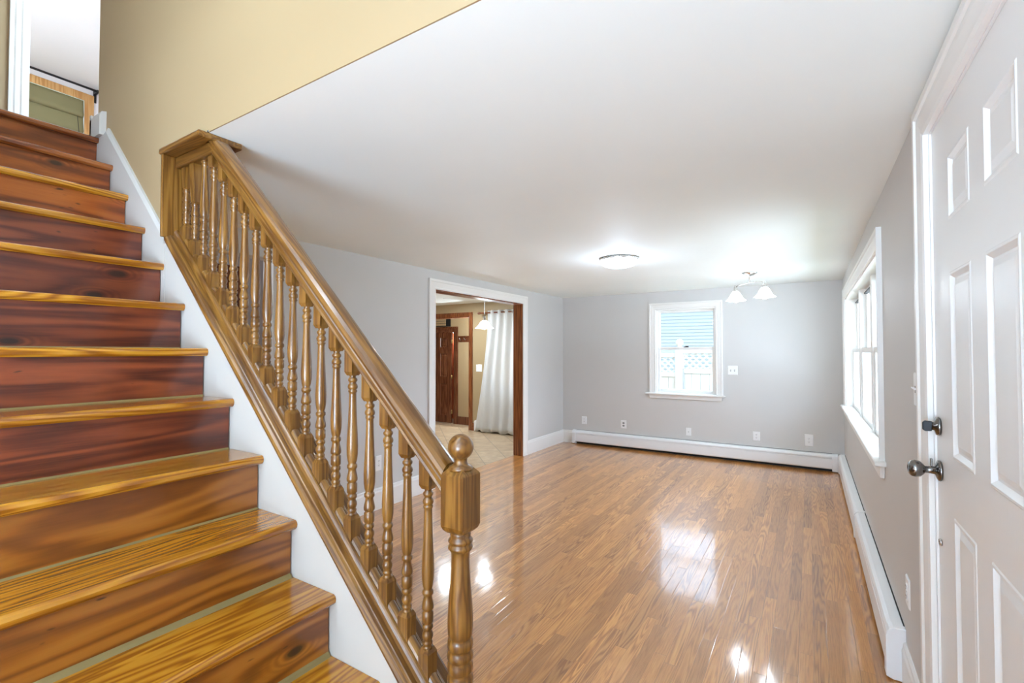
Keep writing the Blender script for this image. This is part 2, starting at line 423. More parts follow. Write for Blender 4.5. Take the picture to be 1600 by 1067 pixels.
# ceiling: main slab with the stairwell left open
struct(MB().prism([(-3.06, YS + 0.0047), (-0.55, YS + 0.0047), (-0.55, -0.28), (XR + 0.12, -0.28), (XR + 0.12, YB + 0.1), (-3.40, YB + 0.1), (-3.40, YS + 0.0047)], 'z', H, H + 0.2).build('ceiling', M['ceil']),
       'smooth white living room ceiling', 'ceiling')
struct(box(-8.0, -3.40, 2.4, 6.93, 2.27, 2.4).build('ceiling_kitchen', M['ceil']), 'white ceiling of the room beyond the opening', 'ceiling')
struct(box(-8.2, -3.4, 6.93, 8.7, 2.27, 2.4).build('ceiling_mudroom', M['ceil']), 'ceiling over the brown panelled door', 'ceiling')
struct(box(-5.2, -3.40, 0.7, 2.4, 2.35, 2.45).build('ceiling_hall', M['ceil']), 'white ceiling of the hall behind the balusters', 'ceiling')
struct(box(-3.6, XR + 0.12, -4.7, -0.28, H, H + 0.2).build('ceiling_rear', M['ceil']), 'white ceiling behind the entry', 'ceiling')
struct(box(-7.8, XR + 0.2, -0.6, 2.6, CE, CE + 0.15).build('ceiling_upper', M['ceil']), 'white upper floor ceiling above the stairwell', 'ceiling')

# walls of the living room
WB = (-1.835, -1.04, 0.83, 1.995)       # back window hole (x0,x1,z0,z1)
struct(wall('y', YB, YB + 0.16, -3.41, XR + 0.14, 0, H, [WB]).build('wall_back', M['wall']), 'light grey back wall with the single window', 'wall')
WR = (3.27, 6.20, 0.80, 1.975)
DR = (1.055, 1.99, -0.01, 2.10)
struct(wall('x', XR, XR + 0.14, -4.6, YB, 0, H, [WR, DR]).build('wall_right', M['wall']), 'light grey wall with the front door and wide window', 'wall')
LO = (3.70, 5.49, -0.01, 2.05); LO2 = (1.0, 1.97, -0.01, 2.07)
struct(wall('x', XL - 0.13, XL, 1.0, YB, 0, H, [LO, LO2]).build('wall_left', M['wall']), 'light grey wall with the wide cased opening', 'wall')
# upper part of the right wall (entry stairwell) and other closing walls
struct(box(XR, XR + 0.14, -0.6, 2.6, H + 0.2, CE).build('wall_right_upper', M['beige']), 'beige upper wall over the front door', 'wall')
# beige stairwell wall above ceiling and beside the upper flight
XP = -2.255            # where the balustrade begins
XE = -3.055            # where the stairwell wall ends at the landing
struct(MB().prism([(XE, ZL), (XE, CE), (XR, CE), (XR, H), (XP, H), (XP, 0.0), (XL, 0.0), (XL, ZL)], 'y', YS, YS + 0.0045).box(XL, XP, YS + 0.005, 1.008, 0, H - 0.001).box(XE - 0.001, XR, YS + 0.005, 1.008, H + 0.201, CE).build('wall_stair_upper', M['beige']),
       'beige stairwell wall above the ceiling edge', 'wall')
# white triangular wall under the balustrade
M_ = 0.965
zc = lambda x, c: c - M_ * x
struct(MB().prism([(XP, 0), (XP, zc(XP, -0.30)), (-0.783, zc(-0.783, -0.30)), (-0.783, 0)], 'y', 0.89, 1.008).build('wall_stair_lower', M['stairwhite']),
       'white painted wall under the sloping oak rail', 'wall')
struct(box(XL, -1.7, -0.42, -0.30, 0, CE).build('wall_stair_near', M['beige']), 'beige wall on the near side of the stairs', 'wall')
struct(box(-0.65, XR + 0.2, -0.62, -0.5, H + 0.2, CE).build('wall_front_upper', M['beige']), 'beige upper wall behind the entry', 'wall')
struct(wall('y', -4.72, -4.6, -3.6, XR + 0.14, 0, H, [(-2.75, 0.15, 0.35, 2.05)]).build('wall_front', M['wwall']), 'rear room wall with its wide window', 'wall')
struct(box(-3.6, -3.5, -4.6, -0.42, 0, H).build('wall_rear', M['wwall']), 'side wall of the rear room', 'wall')
# hall behind the balusters
struct(wall('x', -4.27, -4.15, 0.7, 2.6, 0, 2.4, [(1.38, 2.11, -0.01, 2.04)]).build('wall_hall', M['taupe']), 'taupe hall wall seen between the balusters', 'wall')
struct(box(-4.15, XL - 0.13, 2.45, 2.58, 0, 2.4).build('wall_hall_end', M['taupe']), 'end wall of the hall behind the balusters', 'wall')
d = empty('door_3', (-4.15, 1.745, 0))
box(-4.19, -4.15, -0.365, 0.365, 0, 2.04).build('door_slab', M['dbrown_z'], d).location.x = 4.15
cs = MB().box(0, 0.02, 0.365, 0.455, 0, 2.13).box(0, 0.02, -0.455, -0.365, 0, 2.13).box(0, 0.02, -0.365, 0.365, 2.04, 2.13)
cs.build('casing', M['dbrown_z'], d)
struct(d, 'dark brown wood door glimpsed between the upper balusters', 'door')

# kitchen and mudroom
KW = 6.80
KD = (-6.10, -5.175, -0.16, 2.035); KWN = (-4.62, -3.55, 0.75, 2.02)
struct(wall('y', KW, KW + 0.12, -8.0, XL - 0.13, -0.0, 2.27, [(KD[0], KD[1], -0.01, KD[3]), KWN]).build('wall_kitchen', M['kbeige']), 'beige wall with the brown cased doorway and curtain', 'wall')
struct(box(-8.1, -8.0, 2.4, 8.7, -0.2, 2.3).build('wall_kitchen_left', M['kbeige']), 'far side wall of the kitchen', 'wall')
struct(box(-8.0, XL - 0.13, 2.58, 2.66, 0, 2.3).build('wall_kitchen_near', M['kbeige']), 'near wall of the kitchen', 'wall')
struct(box(XL - 0.136, XL - 0.13, 2.66, 3.62, 0, 2.27).build('wall_kitchen_right', M['kbeige']), 'kitchen face of the dividing wall', 'wall')
MD = (-7.30, -6.50, -0.2, 1.83)
struct(wall('y', 8.0, 8.12, -8.0, -3.4, -0.2, 2.3, [MD]).build('wall_mudroom', M['kbeige']), 'beige wall around the brown panelled door', 'wall')
struct(box(-4.9, -4.8, 6.92, 8.0, -0.2, 2.3).build('wall_mudroom_right', M['kbeige']), 'right wall of the mudroom', 'wall')
struct(box(-8.0, -5.6, 8.6, 8.7, -0.2, 2.3).build('wall_closet', paint('rust_red_paint', srgb(196, 92, 52), 0.6)), 'wall behind the ajar brown door with its orange light painted on', 'wall')  # orange light of the room behind is put into the wall colour
struct(box(XL - 0.14, XL - 0.13, 6.7, 6.93, 0, 2.27).build('trim_corner', M['kbeige']), 'kitchen corner filler', 'trim')

# upstairs
struct(box(-7.7, X0 - 0.03, -0.6, 2.6, ZL - 0.2, ZL).build('floor_upper', M['tread_dark']), 'upper landing floor', 'floor')
LW = -3.9
struct(wall('x', LW - 0.12, LW, -0.6, 2.4, ZL, CE, [(0.82, 1.60, ZL - 0.01, 4.60)]).build('wall_landing', M['beige']), 'beige landing wall at the top of the stairs', 'wall')
struct(box(LW, XE, 1.72, 1.82, ZL, CE).build('wall_landing_end', M['beige']), 'beige end wall of the landing', 'wall')
XW = -7.6
UWIN = (0.95, 2.10, 3.35, 4.535)
struct(wall('x', XW - 0.14, XW, -0.6, 2.4, ZL, CE, [UWIN]).build('wall_upstairs_window', M['wwall']), 'white upstairs wall around the window', 'wall')
struct(box(XW, LW - 0.12, 2.27, 2.4, ZL, CE).build('wall_upstairs_side', M['wwall']), 'white side wall of the upstairs room', 'wall')
struct(box(XW, X0, -0.6, -0.45, ZL, CE).build('wall_upstairs_near', M['wwall']), 'white near wall of the upstairs room', 'wall')
# casing of the upstairs doorway: fluted white board
fl = MB()
prof = [(0.738, 0.0), (0.738, 0.018), (0.75, 0.02), (0.757, 0.012), (0.764, 0.02), (0.778, 0.02), (0.785, 0.012), (0.792, 0.02), (0.803, 0.02), (0.808, 0.012), (0.818, 0.014), (0.824, 0.014), (0.824, 0.0)]
fl.prism([(LW + q, y) for y, q in prof], 'z', ZL, 4.69)
t = struct(fl.build('trim_1', M['white']), 'white fluted door casing at the top of the stairs', 'trim')
struct(MB().box(LW - 0.12, LW, 0.80, 0.82, ZL, 4.6).build('trim_2', M['white']), 'white jamb of the upstairs doorway', 'trim')
bb = MB().prism([(0.872, ZL), (0.872, ZL + 0.095), (0.880, ZL + 0.115), (0.900, ZL + 0.122), (0.900, ZL)], 'x', -3.075, -2.945)
bb.box(-3.075, -3.055, 0.872, 1.02, ZL, ZL + 0.12)
struct(bb.build('baseboard_landing', M['stairwhite']), 'short white baseboard at the head of the stairs', 'baseboard')
# upstairs window
win = empty('window_4', (XW, 1.52, UWIN[2]))
fr = MB()
for (y0, y1, z0, z1) in ((0.86, 0.95, 3.25, 4.61), (2.10, 2.19, 3.25, 4.61), (0.95, 2.10, 4.52, 4.61), (0.95, 2.10, 3.25, 3.36)):
    fr.box(0, 0.022, y0 - 1.52, y1 - 1.52, z0 - UWIN[2], z1 - UWIN[2])
fr.build('window_frame', M['pine_frame'], win, bevel=0.004)
box(-0.06, -0.05, -0.57, 0.58, 0, 1.185).build('pane', M['glass'], win)
struct(win, 'honey wood framed window in the upstairs room', 'window')

# ---------------------------------------------------------------- trim of the living room
def base_prof(h): return [(0, 0), (0.016, 0), (0.016, h - 0.035), (0.011, h - 0.022), (0.011, h - 0.010), (0.004, h), (0, h)]
def baseboard_x(name, xw, side, y0, y1, h, label):   # runs along y on a wall x = xw
    m = MB().prism([(xw + side * a, b) for a, b in base_prof(h)], 'y', y0, y1)
    return struct(m.build(name, M['white']), label, 'baseboard')
baseboard_x('baseboard_left', XL, 1, 1.97, 3.612, 0.188, 'white baseboard left of the wide opening')
baseboard_x('baseboard_left_far', XL, 1, 5.586, YB, 0.188, 'white baseboard between the wide opening and the corner')
baseboard_x('baseboard_right', XR, -1, 2.102, 2.598, 0.175, 'short white baseboard beside the front door')
m = MB().prism([(YB - a, b) for a, b in base_prof(0.188)], 'x', XL, -3.09)
struct(m.build('baseboard_back', M['white']), 'short white baseboard left of the back heater', 'baseboard')

# wide opening: white casing + brown jamb liner
def casing_prof(w, dpt): # distance from inner edge -> depth
    return [(0, 0), (0, dpt * 0.55), (w * 0.12, dpt * 0.7), (w * 0.2, dpt * 0.55), (w * 0.55, dpt * 0.75), (w * 0.72, dpt * 0.75), (w * 0.78, dpt), (w, dpt), (w, 0)]
def casing_u(plane, side, u0, u1, z0, z1, w, dpt, axis='x', closed=False):
    # mitred casing around an opening u0..u1, z0..z1 on the plane (axis 'x': u=y ; axis 'y': u=x)
    P = casing_prof(w, dpt); m = MB()
    def pt(u, z, q): return (plane + side * q, u, z) if axis == 'x' else (u, plane + side * q, z)
    rings = [[pt(u0 - a, z0 - (a if closed else 0), q) for a, q in P], [pt(u0 - a, z1 + a, q) for a, q in P],
             [pt(u1 + a, z1 + a, q) for a, q in P], [pt(u1 + a, z0 - (a if closed else 0), q) for a, q in P]]
    if closed: rings.append(rings[0])
    return m.sweep(rings, caps=not closed)
struct(casing_u(XL, 1, 3.712, 5.478, 0, 2.045, 0.104, 0.022).build('trim_3', M['white']), 'white moulded casing around the wide opening', 'trim')
jl = MB().box(XL - 0.135, XL + 0.002, 3.70, 3.718, 0, 2.05).box(XL - 0.135, XL + 0.002, 5.472, 5.49, 0, 2.05).box(XL - 0.135, XL + 0.002, 3.718, 5.472, 2.032, 2.05)
struct(jl.build('trim_4', M['brown_z']), 'brown stained wood jamb lining the wide opening', 'trim')
struct(casing_u(XL - 0.136, -1, 3.712, 5.478, 0, 2.045, 0.09, 0.02).build('trim_5', M['brown_z']), 'brown casing on the kitchen side of the opening', 'trim')

# ---------------------------------------------------------------- windows
def sash(m, x0, x1, z0, z1, y, st=0.035, rail=0.035, d=0.03, axis='y'):
    def b(u0, u1, a0, a1): 
        if axis == 'y': m.box(u0, u1, y, y + d, a0, a1)
        else: m.box(y, y + d, u0, u1, a0, a1)
    b(x0, x0 + st, z0, z1); b(x1 - st, x1, z0, z1); b(x0 + st, x1 - st, z0, z0 + rail); b(x0 + st, x1 - st, z1 - rail, z1)
# window_1 : back wall
w1 = empty('window_1', (-1.4375, YB, 0.83)); ox, oy, oz = w1.location
def off(m):
    m.v = [(a - ox, b - oy, c - oz) for a, b, c in m.v]; return m
x0, x1, z0, z1 = WB
off(casing_u(YB, -1, x0 + 0.006, x1 - 0.006, 0.83, z1 - 0.005, 0.088, 0.022, 'y')).build('window_frame', M['white'], w1)
jm = MB().box(x0, x0 + 0.018, YB, YB + 0.15, z0, z1).box(x1 - 0.018, x1, YB, YB + 0.15, z0, z1).box(x0 + 0.018, x1 - 0.018, YB, YB + 0.15, z1 - 0.018, z1).box(x0 + 0.018, x1 - 0.018, YB + 0.02, YB + 0.15, z0 - 0.01, z0 + 0.012)
off(jm).build('jamb', M['white'], w1)
us = MB(); sash(us, x0 + 0.018, x1 - 0.018, 1.435, z1 - 0.018, YB + 0.085, 0.030, 0.032); us = off(us).build('upper_sash', M['white'], w1, bevel=0.003)
off(MB().box(x0 + 0.045, x1 - 0.045, YB + 0.098, YB + 0.102, 1.46, z1 - 0.045)).build('pane', M['glass'], us)
ls = MB(); sash(ls, x0 + 0.018, x1 - 0.018, z0 + 0.012, 1.462, YB + 0.045, 0.038, 0.038); ls = off(ls).build('lower_sash', M['white'], w1, bevel=0.003)
off(MB().box(x0 + 0.052, x1 - 0.052, YB + 0.058, YB + 0.062, z0 + 0.045, 1.43)).build('pane', M['glass'], ls)
lk = off(MB().box(-1.46, -1.40, YB + 0.038, YB + 0.07, 1.462, 1.470).box(-1.435, -1.395, YB + 0.03, YB + 0.045, 1.466, 1.480)).build('sash_lock', M['black'], w1, bevel=0.002)
lk['label'] = 'dark metal sash lock'
off(MB().box(-1.966, -0.930, YB - 0.055, YB + 0.05, 0.803, 0.829)).build('window_stool', M['white'], w1, bevel=0.008)
off(MB().prism([(-1.925, 0.803), (-0.965, 0.803), (-0.975, 0.752), (-1.912, 0.752)], 'y', YB - 0.022, YB)).build('apron', M['white'], w1, bevel=0.005)
struct(w1, 'white double hung window in the grey back wall', 'window')
# window_2 : right wall, three double hung units under one casing
w2 = empty('window_2', (XR, (WR[0] + WR[1]) / 2, WR[2])); ox, oy, oz = w2.location
y0, y1, z0, z1 = WR
off(casing_u(XR, -1, y0 + 0.005, y1 - 0.005, z0 + 0.02, z1 - 0.005, 0.098, 0.024, 'x')).build('window_frame', M['white'], w2)
jm = MB().box(XR, XR + 0.14, y0, y0 + 0.018, z0, z1).box(XR, XR + 0.14, y1 - 0.018, y1, z0, z1).box(XR, XR + 0.14, y0 + 0.018, y1 - 0.018, z1 - 0.018, z1).box(XR + 0.02, XR + 0.14, y0 + 0.018, y1 - 0.018, z0, z0 + 0.012)
off(jm).build('jamb', M['white'], w2)
ys = [y0 + 0.018, 4.30, 5.27, y1 - 0.018]
for k in (1, 2):
    off(MB().box(XR + 0.05, XR + 0.14, ys[k] - 0.045, ys[k] + 0.045, z0 + 0.012, z1 - 0.018)).build('mullion', M['white'], w2, bevel=0.004)
for k in range(3):
    a = ys[k] + (0.045 if k else 0); b = ys[k + 1] - (0.045 if k < 2 else 0)
    us = MB(); sash(us, a, b, 1.40, z1 - 0.018, XR + 0.10, 0.035, 0.035, axis='x'); us = off(us).build('upper_sash', M['white'], w2, bevel=0.003)
    off(MB().box(XR + 0.112, XR + 0.116, a + 0.03, b - 0.03, 1.43, z1 - 0.045)).build('pane', M['glass'], us)
    ls = MB(); sash(ls, a, b, z0 + 0.012, 1.435, XR + 0.062, 0.04, 0.04, axis='x'); ls = off(ls).build('lower_sash', M['white'], w2, bevel=0.003)
    off(MB().box(XR + 0.075, XR + 0.079, a + 0.035, b - 0.035, z0 + 0.045, 1.40)).build('pane', M['glass'], ls)
    off(MB().box(XR + 0.082, XR + 0.108, a + 0.036, b - 0.036, z1 - 0.066, z1 - 0.054)).build('soffit_strip', M['black'], us)  # black strip put in for the dark eave soffit seen beyond the glass
off(MB().box(XR - 0.05, XR + 0.06, 3.13, 6.34, z0 - 0.004, z0 + 0.022)).build('window_stool', M['white'], w2, bevel=0.008)
off(MB().prism([(3.175, z0 - 0.004), (6.30, z0 - 0.004), (6.28, z0 - 0.075), (3.19, z0 - 0.075)], 'x', XR - 0.022, XR)).build('apron', M['white'], w2, bevel=0.005)
struct(w2, 'wide white triple window in the right wall', 'window')
# window_3: rear room
w3 = empty('window_3', (-1.3, -4.66, 0.35)); ox, oy, oz = w3.location
m = MB()
for a, b in ((-2.75, -1.785), (-1.785, -0.82), (-0.82, 0.15)): sash(m, a, b, 0.35, 2.05, -4.68, 0.05, 0.05, 0.04)
off(m).build('window_frame', M['white'], w3)
off(MB().box(-2.7, 0.1, -4.662, -4.658, 0.4, 2.0)).build('pane', M['glass'], w3)
struct(w3, 'wide window of the rear room', 'window')
# kitchen window behind the curtain
w5 = empty('window_5', (-4.085, KW, 0.75)); ox, oy, oz = w5.location
m = MB(); sash(m, KWN[0], KWN[1], 0.75, 1.40, KW + 0.03, 0.05, 0.05); sash(m, KWN[0], KWN[1], 1.38, 2.02, KW + 0.06, 0.05, 0.05)
off(m).build('window_frame', M['white'], w5)
off(MB().box(KWN[0] + 0.02, KWN[1] - 0.02, KW + 0.045, KW + 0.049, 0.78, 1.99)).build('pane', M['glass'], w5)
struct(w5, 'kitchen window glowing behind the white curtain', 'window')

# ---------------------------------------------------------------- front door (door_1)
d1 = empty('door_1', (XR, 1.52, 0)); ox, oy, oz = d1.location
def front_door():
    ya, yb, zt = 1.06, 1.985, 2.094
    xf = XR + 0.006
    holes = []
    cols = [(1.255, 1.462), (1.578, 1.785)]
    rows = [(0.24, 0.935), (1.10, 1.625), (1.772, 1.957)]
    for c in cols:
        for r in rows: holes.append((c[0], c[1], r[0], r[1]))
    m = MB()
    us = sorted({ya, yb} | {h[0] for h in holes} | {h[1] for h in holes}); vs = sorted({0.008, zt} | {h[2] for h in holes} | {h[3] for h in holes})
    for c in cells(us, vs, holes): m.box(xf, xf + 0.04, *c)
    slab = off(m).build('door_slab', M['door'], d1)
    for h in holes:
        p = MB()
        y0, y1, z0, z1 = h
        def ring(i, dpt): return [(xf + dpt, y0 + i, z0 + i), (xf + dpt, y1 - i, z0 + i), (xf + dpt, y1 - i, z1 - i), (xf + dpt, y0 + i, z1 - i)]
        rings = [ring(0, 0), ring(0.004, -0.002), ring(0.009, -0.002), ring(0.020, 0.007), ring(0.026, 0.007), ring(0.042, 0.002), ring(0.05, 0.002)]
        p.sweep(rings, caps=False)
        n = len(p.v); p.f.append((n - 4, n - 3, n - 2, n - 1)); p.sm.append(False)
        off(p).build('panel', M['door'], d1)
front_door()
off(casing_u(XR, -1, 1.05, 1.992, 0, 2.10, 0.108, 0.026)).build('casing', M['white'], d1)
st = MB().box(XR, XR + 0.14, 1.985, 1.992, 0, 2.10).box(XR, XR + 0.14, 1.05, 1.06, 0, 2.10).box(XR, XR + 0.14, 1.06, 1.985, 2.095, 2.10)
off(st).build('door_jamb', M['white'], d1)
# knob
kn = MB().lathe([(0.001, 0.004), (0.028, 0.003), (0.032, -0.001), (0.031, -0.006), (0.022, -0.010), (0.012, -0.013), (0.0105, -0.03), (0.0105, -0.036), (0.016, -0.040), (0.024, -0.048), (0.0265, -0.060), (0.024, -0.070), (0.016, -0.077), (0.010, -0.078), (0.009, -0.075), (0.001, -0.075)], 0, 0, 28, 'x')
kb = kn.build('door_knob', M['pewter'], d1, loc=(XR + 0.004 - ox, 1.935 - oy, 1.035)); kb['label'] = 'dark pewter round door knob'
lv = MB().box(-0.024, -0.018, -0.005, 0.005, 0.012, 0.036); lv.build('privacy_lever', M['pewter'], kb, bevel=0.002)
db = MB().lathe([(0.001, 0.002), (0.026, 0.002), (0.029, -0.002), (0.027, -0.008), (0.013, -0.012), (0.012, -0.018), (0.001, -0.018)], 0, 0, 26, 'x')
dbo = db.build('deadbolt', M['pewter'], d1, loc=(XR + 0.004 - ox, 1.94 - oy, 1.17)); dbo['label'] = 'dark pewter deadbolt rose'
tt = MB().prism([(-0.018, -0.016), (-0.016, 0.014), (-0.034, 0.016), (-0.040, 0.010), (-0.040, -0.012), (-0.034, -0.017)], 'y', -0.005, 0.005)
tt.build('thumb_turn', M['black'], dbo, bevel=0.002)
vh = MB().lathe([(0.001, 0.0), (0.010, 0.0), (0.011, -0.003), (0.008, -0.006), (0.006, -0.004), (0.001, -0.004)], 0, 0, 16, 'x')
vh.build('latch_plug', M['chrome'], d1, loc=(XR + 0.005 - ox, 1.945 - oy, 0.815))
struct(d1, 'white six panel front door with dark pewter knob', 'door')

# ================================================================= STAIRCASE
NR = 14
st = empty('staircase', (-0.6, 0.3, 0))
tag(st, 'steep wooden staircase with red brown upper risers and golden lower treads', 'staircase')
SX, SY = -0.6, 0.3
YN = -0.295; YF = 0.889
rr = random.Random(3)
for i in range(NR):
    zt = ZL - R_ * i; xn = X0 + G_ * i
    zb = zt - 0.028
    back = xn - 0.028 - G_ - 0.004
    mt = M['tread_dark'] if i < 2 else M['tread']
    if i > 0:
        wv = 0.0
        prof = [(back, zt), (xn - 0.010, zt), (xn - 0.003, zt - 0.004), (xn, zt - 0.012), (xn - 0.002, zt - 0.021), (xn - 0.009, zb), (back, zb)]
        MB().prism([(a - SX, b) for a, b in prof], 'y', YN - SY, YF - SY).build('tread', mt, st)
    else:
        prof = [(xn - 0.05, zt), (xn - 0.010, zt), (xn - 0.003, zt - 0.004), (xn, zt - 0.012), (xn - 0.002, zt - 0.021), (xn - 0.009, zb), (xn - 0.05, zb)]
        MB().prism([(a - SX, b) for a, b in prof], 'y', YN - SY, YF - SY).build('tread', mt, st)
    mr_ = M['riser_brown'] if i < 3 else (M['riser_red'] if i < 8 else M['riser_gold'])
    xr = xn - 0.028
    z0 = zt - R_
    box(xr - 0.02 - SX, xr - SX, YN - SY, YF - 0.004 - SY, max(z0, 0.0), zb).build('riser', mr_, st)
    if i < 13:
        wdt = 0.012 if i >= 9 else 0.005
        MB().prism([(xr - SX, z0), (xr + wdt - SX, z0), (xr + wdt * 0.5 - SX, z0 + wdt * 0.6), (xr - SX, z0 + wdt)], 'y', YN - SY, YF - 0.004 - SY).build('filler_strip', M['filler'], st)
# white skirt board along the upper flight
def zn(x, o): return ZL - (R_ / G_) * (x - X0) + o
sk = MB()
xa, xb = -2.905, XP - 0.003
def skr(y, o): return o
sp_ = [(-3.03, ZL - 0.30), (-3.03, ZL - 0.001), (xa - 0.03, ZL + 0.004), (xa, zn(xa, 0.10)), (xb, zn(xb, 0.114)), (xb, zn(xb, -0.30))]
sk.prism([(a - SX, c) for a, c in sp_], 'y', 0.8885 - SY, 0.8995 - SY)
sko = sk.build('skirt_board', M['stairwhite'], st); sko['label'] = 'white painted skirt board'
mo = MB()
def mq(x, y, o): return (x - SX, y - SY, zn(x, o))
mo.sweep([[mq(x, 0.8995, 0.082), mq(x, 0.883, 0.085), mq(x, 0.883, 0.098), mq(x, 0.886, 0.108), mq(x, 0.890, 0.122), mq(x, 0.8995, 0.122)] for x in (xa + 0.01, xb)])
mo.build('skirt_moulding', M['stairwhite'], st)

# ================================================================= BALUSTRADE
BX, BY = -0.746, 0.945
bal = empty('stair_railing', (BX, BY, 0))
tag(bal, 'oak stair railing with turned balusters and ball topped newel post', 'railing')
def loc(m): m.v = [(a - BX, b - BY, c) for a, b, c in m.v]; return m
# newel
def sq_ring(h, z): return [(-h, -h, z), (h, -h, z), (h, h, z), (-h, h, z)]
nw = MB()
hs = 0.035
nw.sweep([sq_ring(0.024, 0.950), sq_ring(hs - 0.004, 0.957), sq_ring(hs, 0.967), sq_ring(hs, 1.093), sq_ring(hs - 0.003, 1.098), sq_ring(0.022, 1.109)])
nw.sweep([sq_ring(hs, 0.0), sq_ring(hs, 0.49), sq_ring(hs - 0.004, 0.498), sq_ring(0.026, 0.506)])
tp = [(0.024, 0.952), (0.0255, 0.948), (0.0265, 0.944), (0.025, 0.940), (0.0265, 0.937), (0.031, 0.931), (0.031, 0.927), (0.027, 0.922), (0.028, 0.920), (0.031, 0.914), (0.031, 0.910), (0.026, 0.904), (0.0235, 0.899), (0.0228, 0.885), (0.0236, 0.860), (0.0262, 0.82), (0.0295, 0.78), (0.0318, 0.745), (0.0322, 0.72), (0.031, 0.70), (0.0285, 0.692), (0.0275, 0.690), (0.031, 0.685), (0.0322, 0.678), (0.0322, 0.668), (0.030, 0.664), (0.0285, 0.662), (0.030, 0.657), (0.0325, 0.650), (0.0325, 0.642), (0.029, 0.636), (0.0285, 0.633), (0.032, 0.626), (0.0325, 0.612), (0.029, 0.606), (0.0285, 0.602), (0.0325, 0.594), (0.0325, 0.575), (0.029, 0.567), (0.0285, 0.562), (0.032, 0.552), (0.032, 0.535), (0.028, 0.525), (0.027, 0.502)]
nw.lathe(tp[::-1], 0, 0, 32)
npo = nw.build('newel_post', M['oak_z'], bal)
fin = [(0.030, 1.104), (0.031, 1.108), (0.029, 1.113), (0.020, 1.117), (0.0165, 1.122), (0.0165, 1.128)] + [(0.0325 * math.sin(a), 1.1605 - 0.0325 * math.cos(a)) for a in [math.radians(q) for q in range(32, 181, 8)]] + [(0.0006, 1.193)]
MB().lathe(fin, 0, 0, 32).build('ball_finial', M['oak_z'], npo)
# cap board and shoe rail (vertical cross-sections swept down the slope)
def slope_sweep(prof, xs, clampz=None):
    rings = []
    for x in xs:
        rings.append([(x, y, (min(zc(x, c), clampz) if clampz else zc(x, c))) for y, c in prof])
    return loc(MB().sweep(rings))
xs = (XP + 0.008, -0.783)
cap = [(0.893, -0.318), (0.886, -0.316), (0.881, -0.308), (0.880, -0.298), (0.883, -0.289), (0.890, -0.283), (0.897, -0.280), (0.9, -0.277), (0.915, -0.277), (0.985, -0.277), (1.008, -0.277), (1.016, -0.282), (1.021, -0.290), (1.021, -0.304), (1.014, -0.316), (1.006, -0.318)]
slope_sweep(cap, xs).build('base_cap', M['oak_s'], bal)
shoe = [(0.913, -0.278), (0.914, -0.262), (0.918, -0.256), (0.922, -0.252), (0.9275, -0.250), (0.9275, -0.262), (0.9625, -0.262), (0.9625, -0.250), (0.968, -0.252), (0.972, -0.256), (0.976, -0.262), (0.977, -0.278)]
slope_sweep(shoe, xs).build('shoe_rail', M['oak_s'], bal)
# handrail
Lh = [(0.921, 0.283), (0.918, 0.290), (0.921, 0.297), (0.916, 0.303), (0.916, 0.318), (0.919, 0.323), (0.912, 0.330), (0.911, 0.340), (0.915, 0.352), (0.925, 0.361), (0.935, 0.3655)]
Rh = [(1.89 - y, c) for y, c in Lh][::-1]
hr = [(a, c) for a, c in Lh] + [(0.945, 0.367)] + Rh
hro = slope_sweep(hr, (-0.778, -1.845, -1.86, -1.88, -1.90, -1.92, -1.94, -1.96, -1.985), 2.214).build('handrail', M['oak_s'], bal)
# horizontal fillet and top board, end board on the wall
loc(MB().box(XP + 0.008, -1.93, 0.917, 0.973, 2.168, 2.214)).build('top_rail', M['oak_x'], bal, bevel=0.005)
loc(MB().box(-2.268, -1.935, 0.864, 1.030, 2.214, 2.2395)).build('top_board', M['oak_x'], bal, bevel=0.006)
loc(MB().prism([(0.868, 1.872), (0.868, 2.214), (1.024, 2.214), (1.024, 1.872)], 'x', XP, XP + 0.016)).build('end_board', M['oak_z'], bal, bevel=0.004)
loc(MB().tube([(-1.936, 0.90, 2.2395), (-1.936, 0.90, 2.246)], 0.004)).build('screw', M['pewter'], bal)
# balusters
TL = 0.414
bp = [(0, .0125), (.012, .009), (.02, .0095), (.03, .0135), (.042, .0135), (.052, .0105), (.06, .0098), (.072, .0135), (.085, .0148), (.098, .0135), (.106, .0105), (.112, .0128), (.122, .0128), (.130, .0105), (.142, .0105), (.22, .0112), (.33, .0130), (.43, .0152), (.51, .0165), (.57, .0160), (.61, .0138), (.632, .0112), (.638, .0118), (.645, .0145), (.663, .0147), (.672, .012), (.68, .011), (.70, .0124), (.722, .0146), (.742, .0158), (.756, .0154), (.765, .012), (.772, .012), (.778, .0148), (.838, .0148), (.846, .0115), (.852, .0115), (.858, .0140), (.876, .0142), (.885, .0112), (.893, .0105), (.91, .0138), (.927, .0146), (.945, .0122), (.953, .0105), (.962, .0132), (.972, .0132), (.982, .0105), (.99, .0115), (1.0, .0150)]
BH = 0.0172
def slanted(h, zf, dz=0): return [(-h, -h, zf(-h) + dz), (h, -h, zf(h) + dz), (h, h, zf(h) + dz), (-h, h, zf(-h) + dz)]
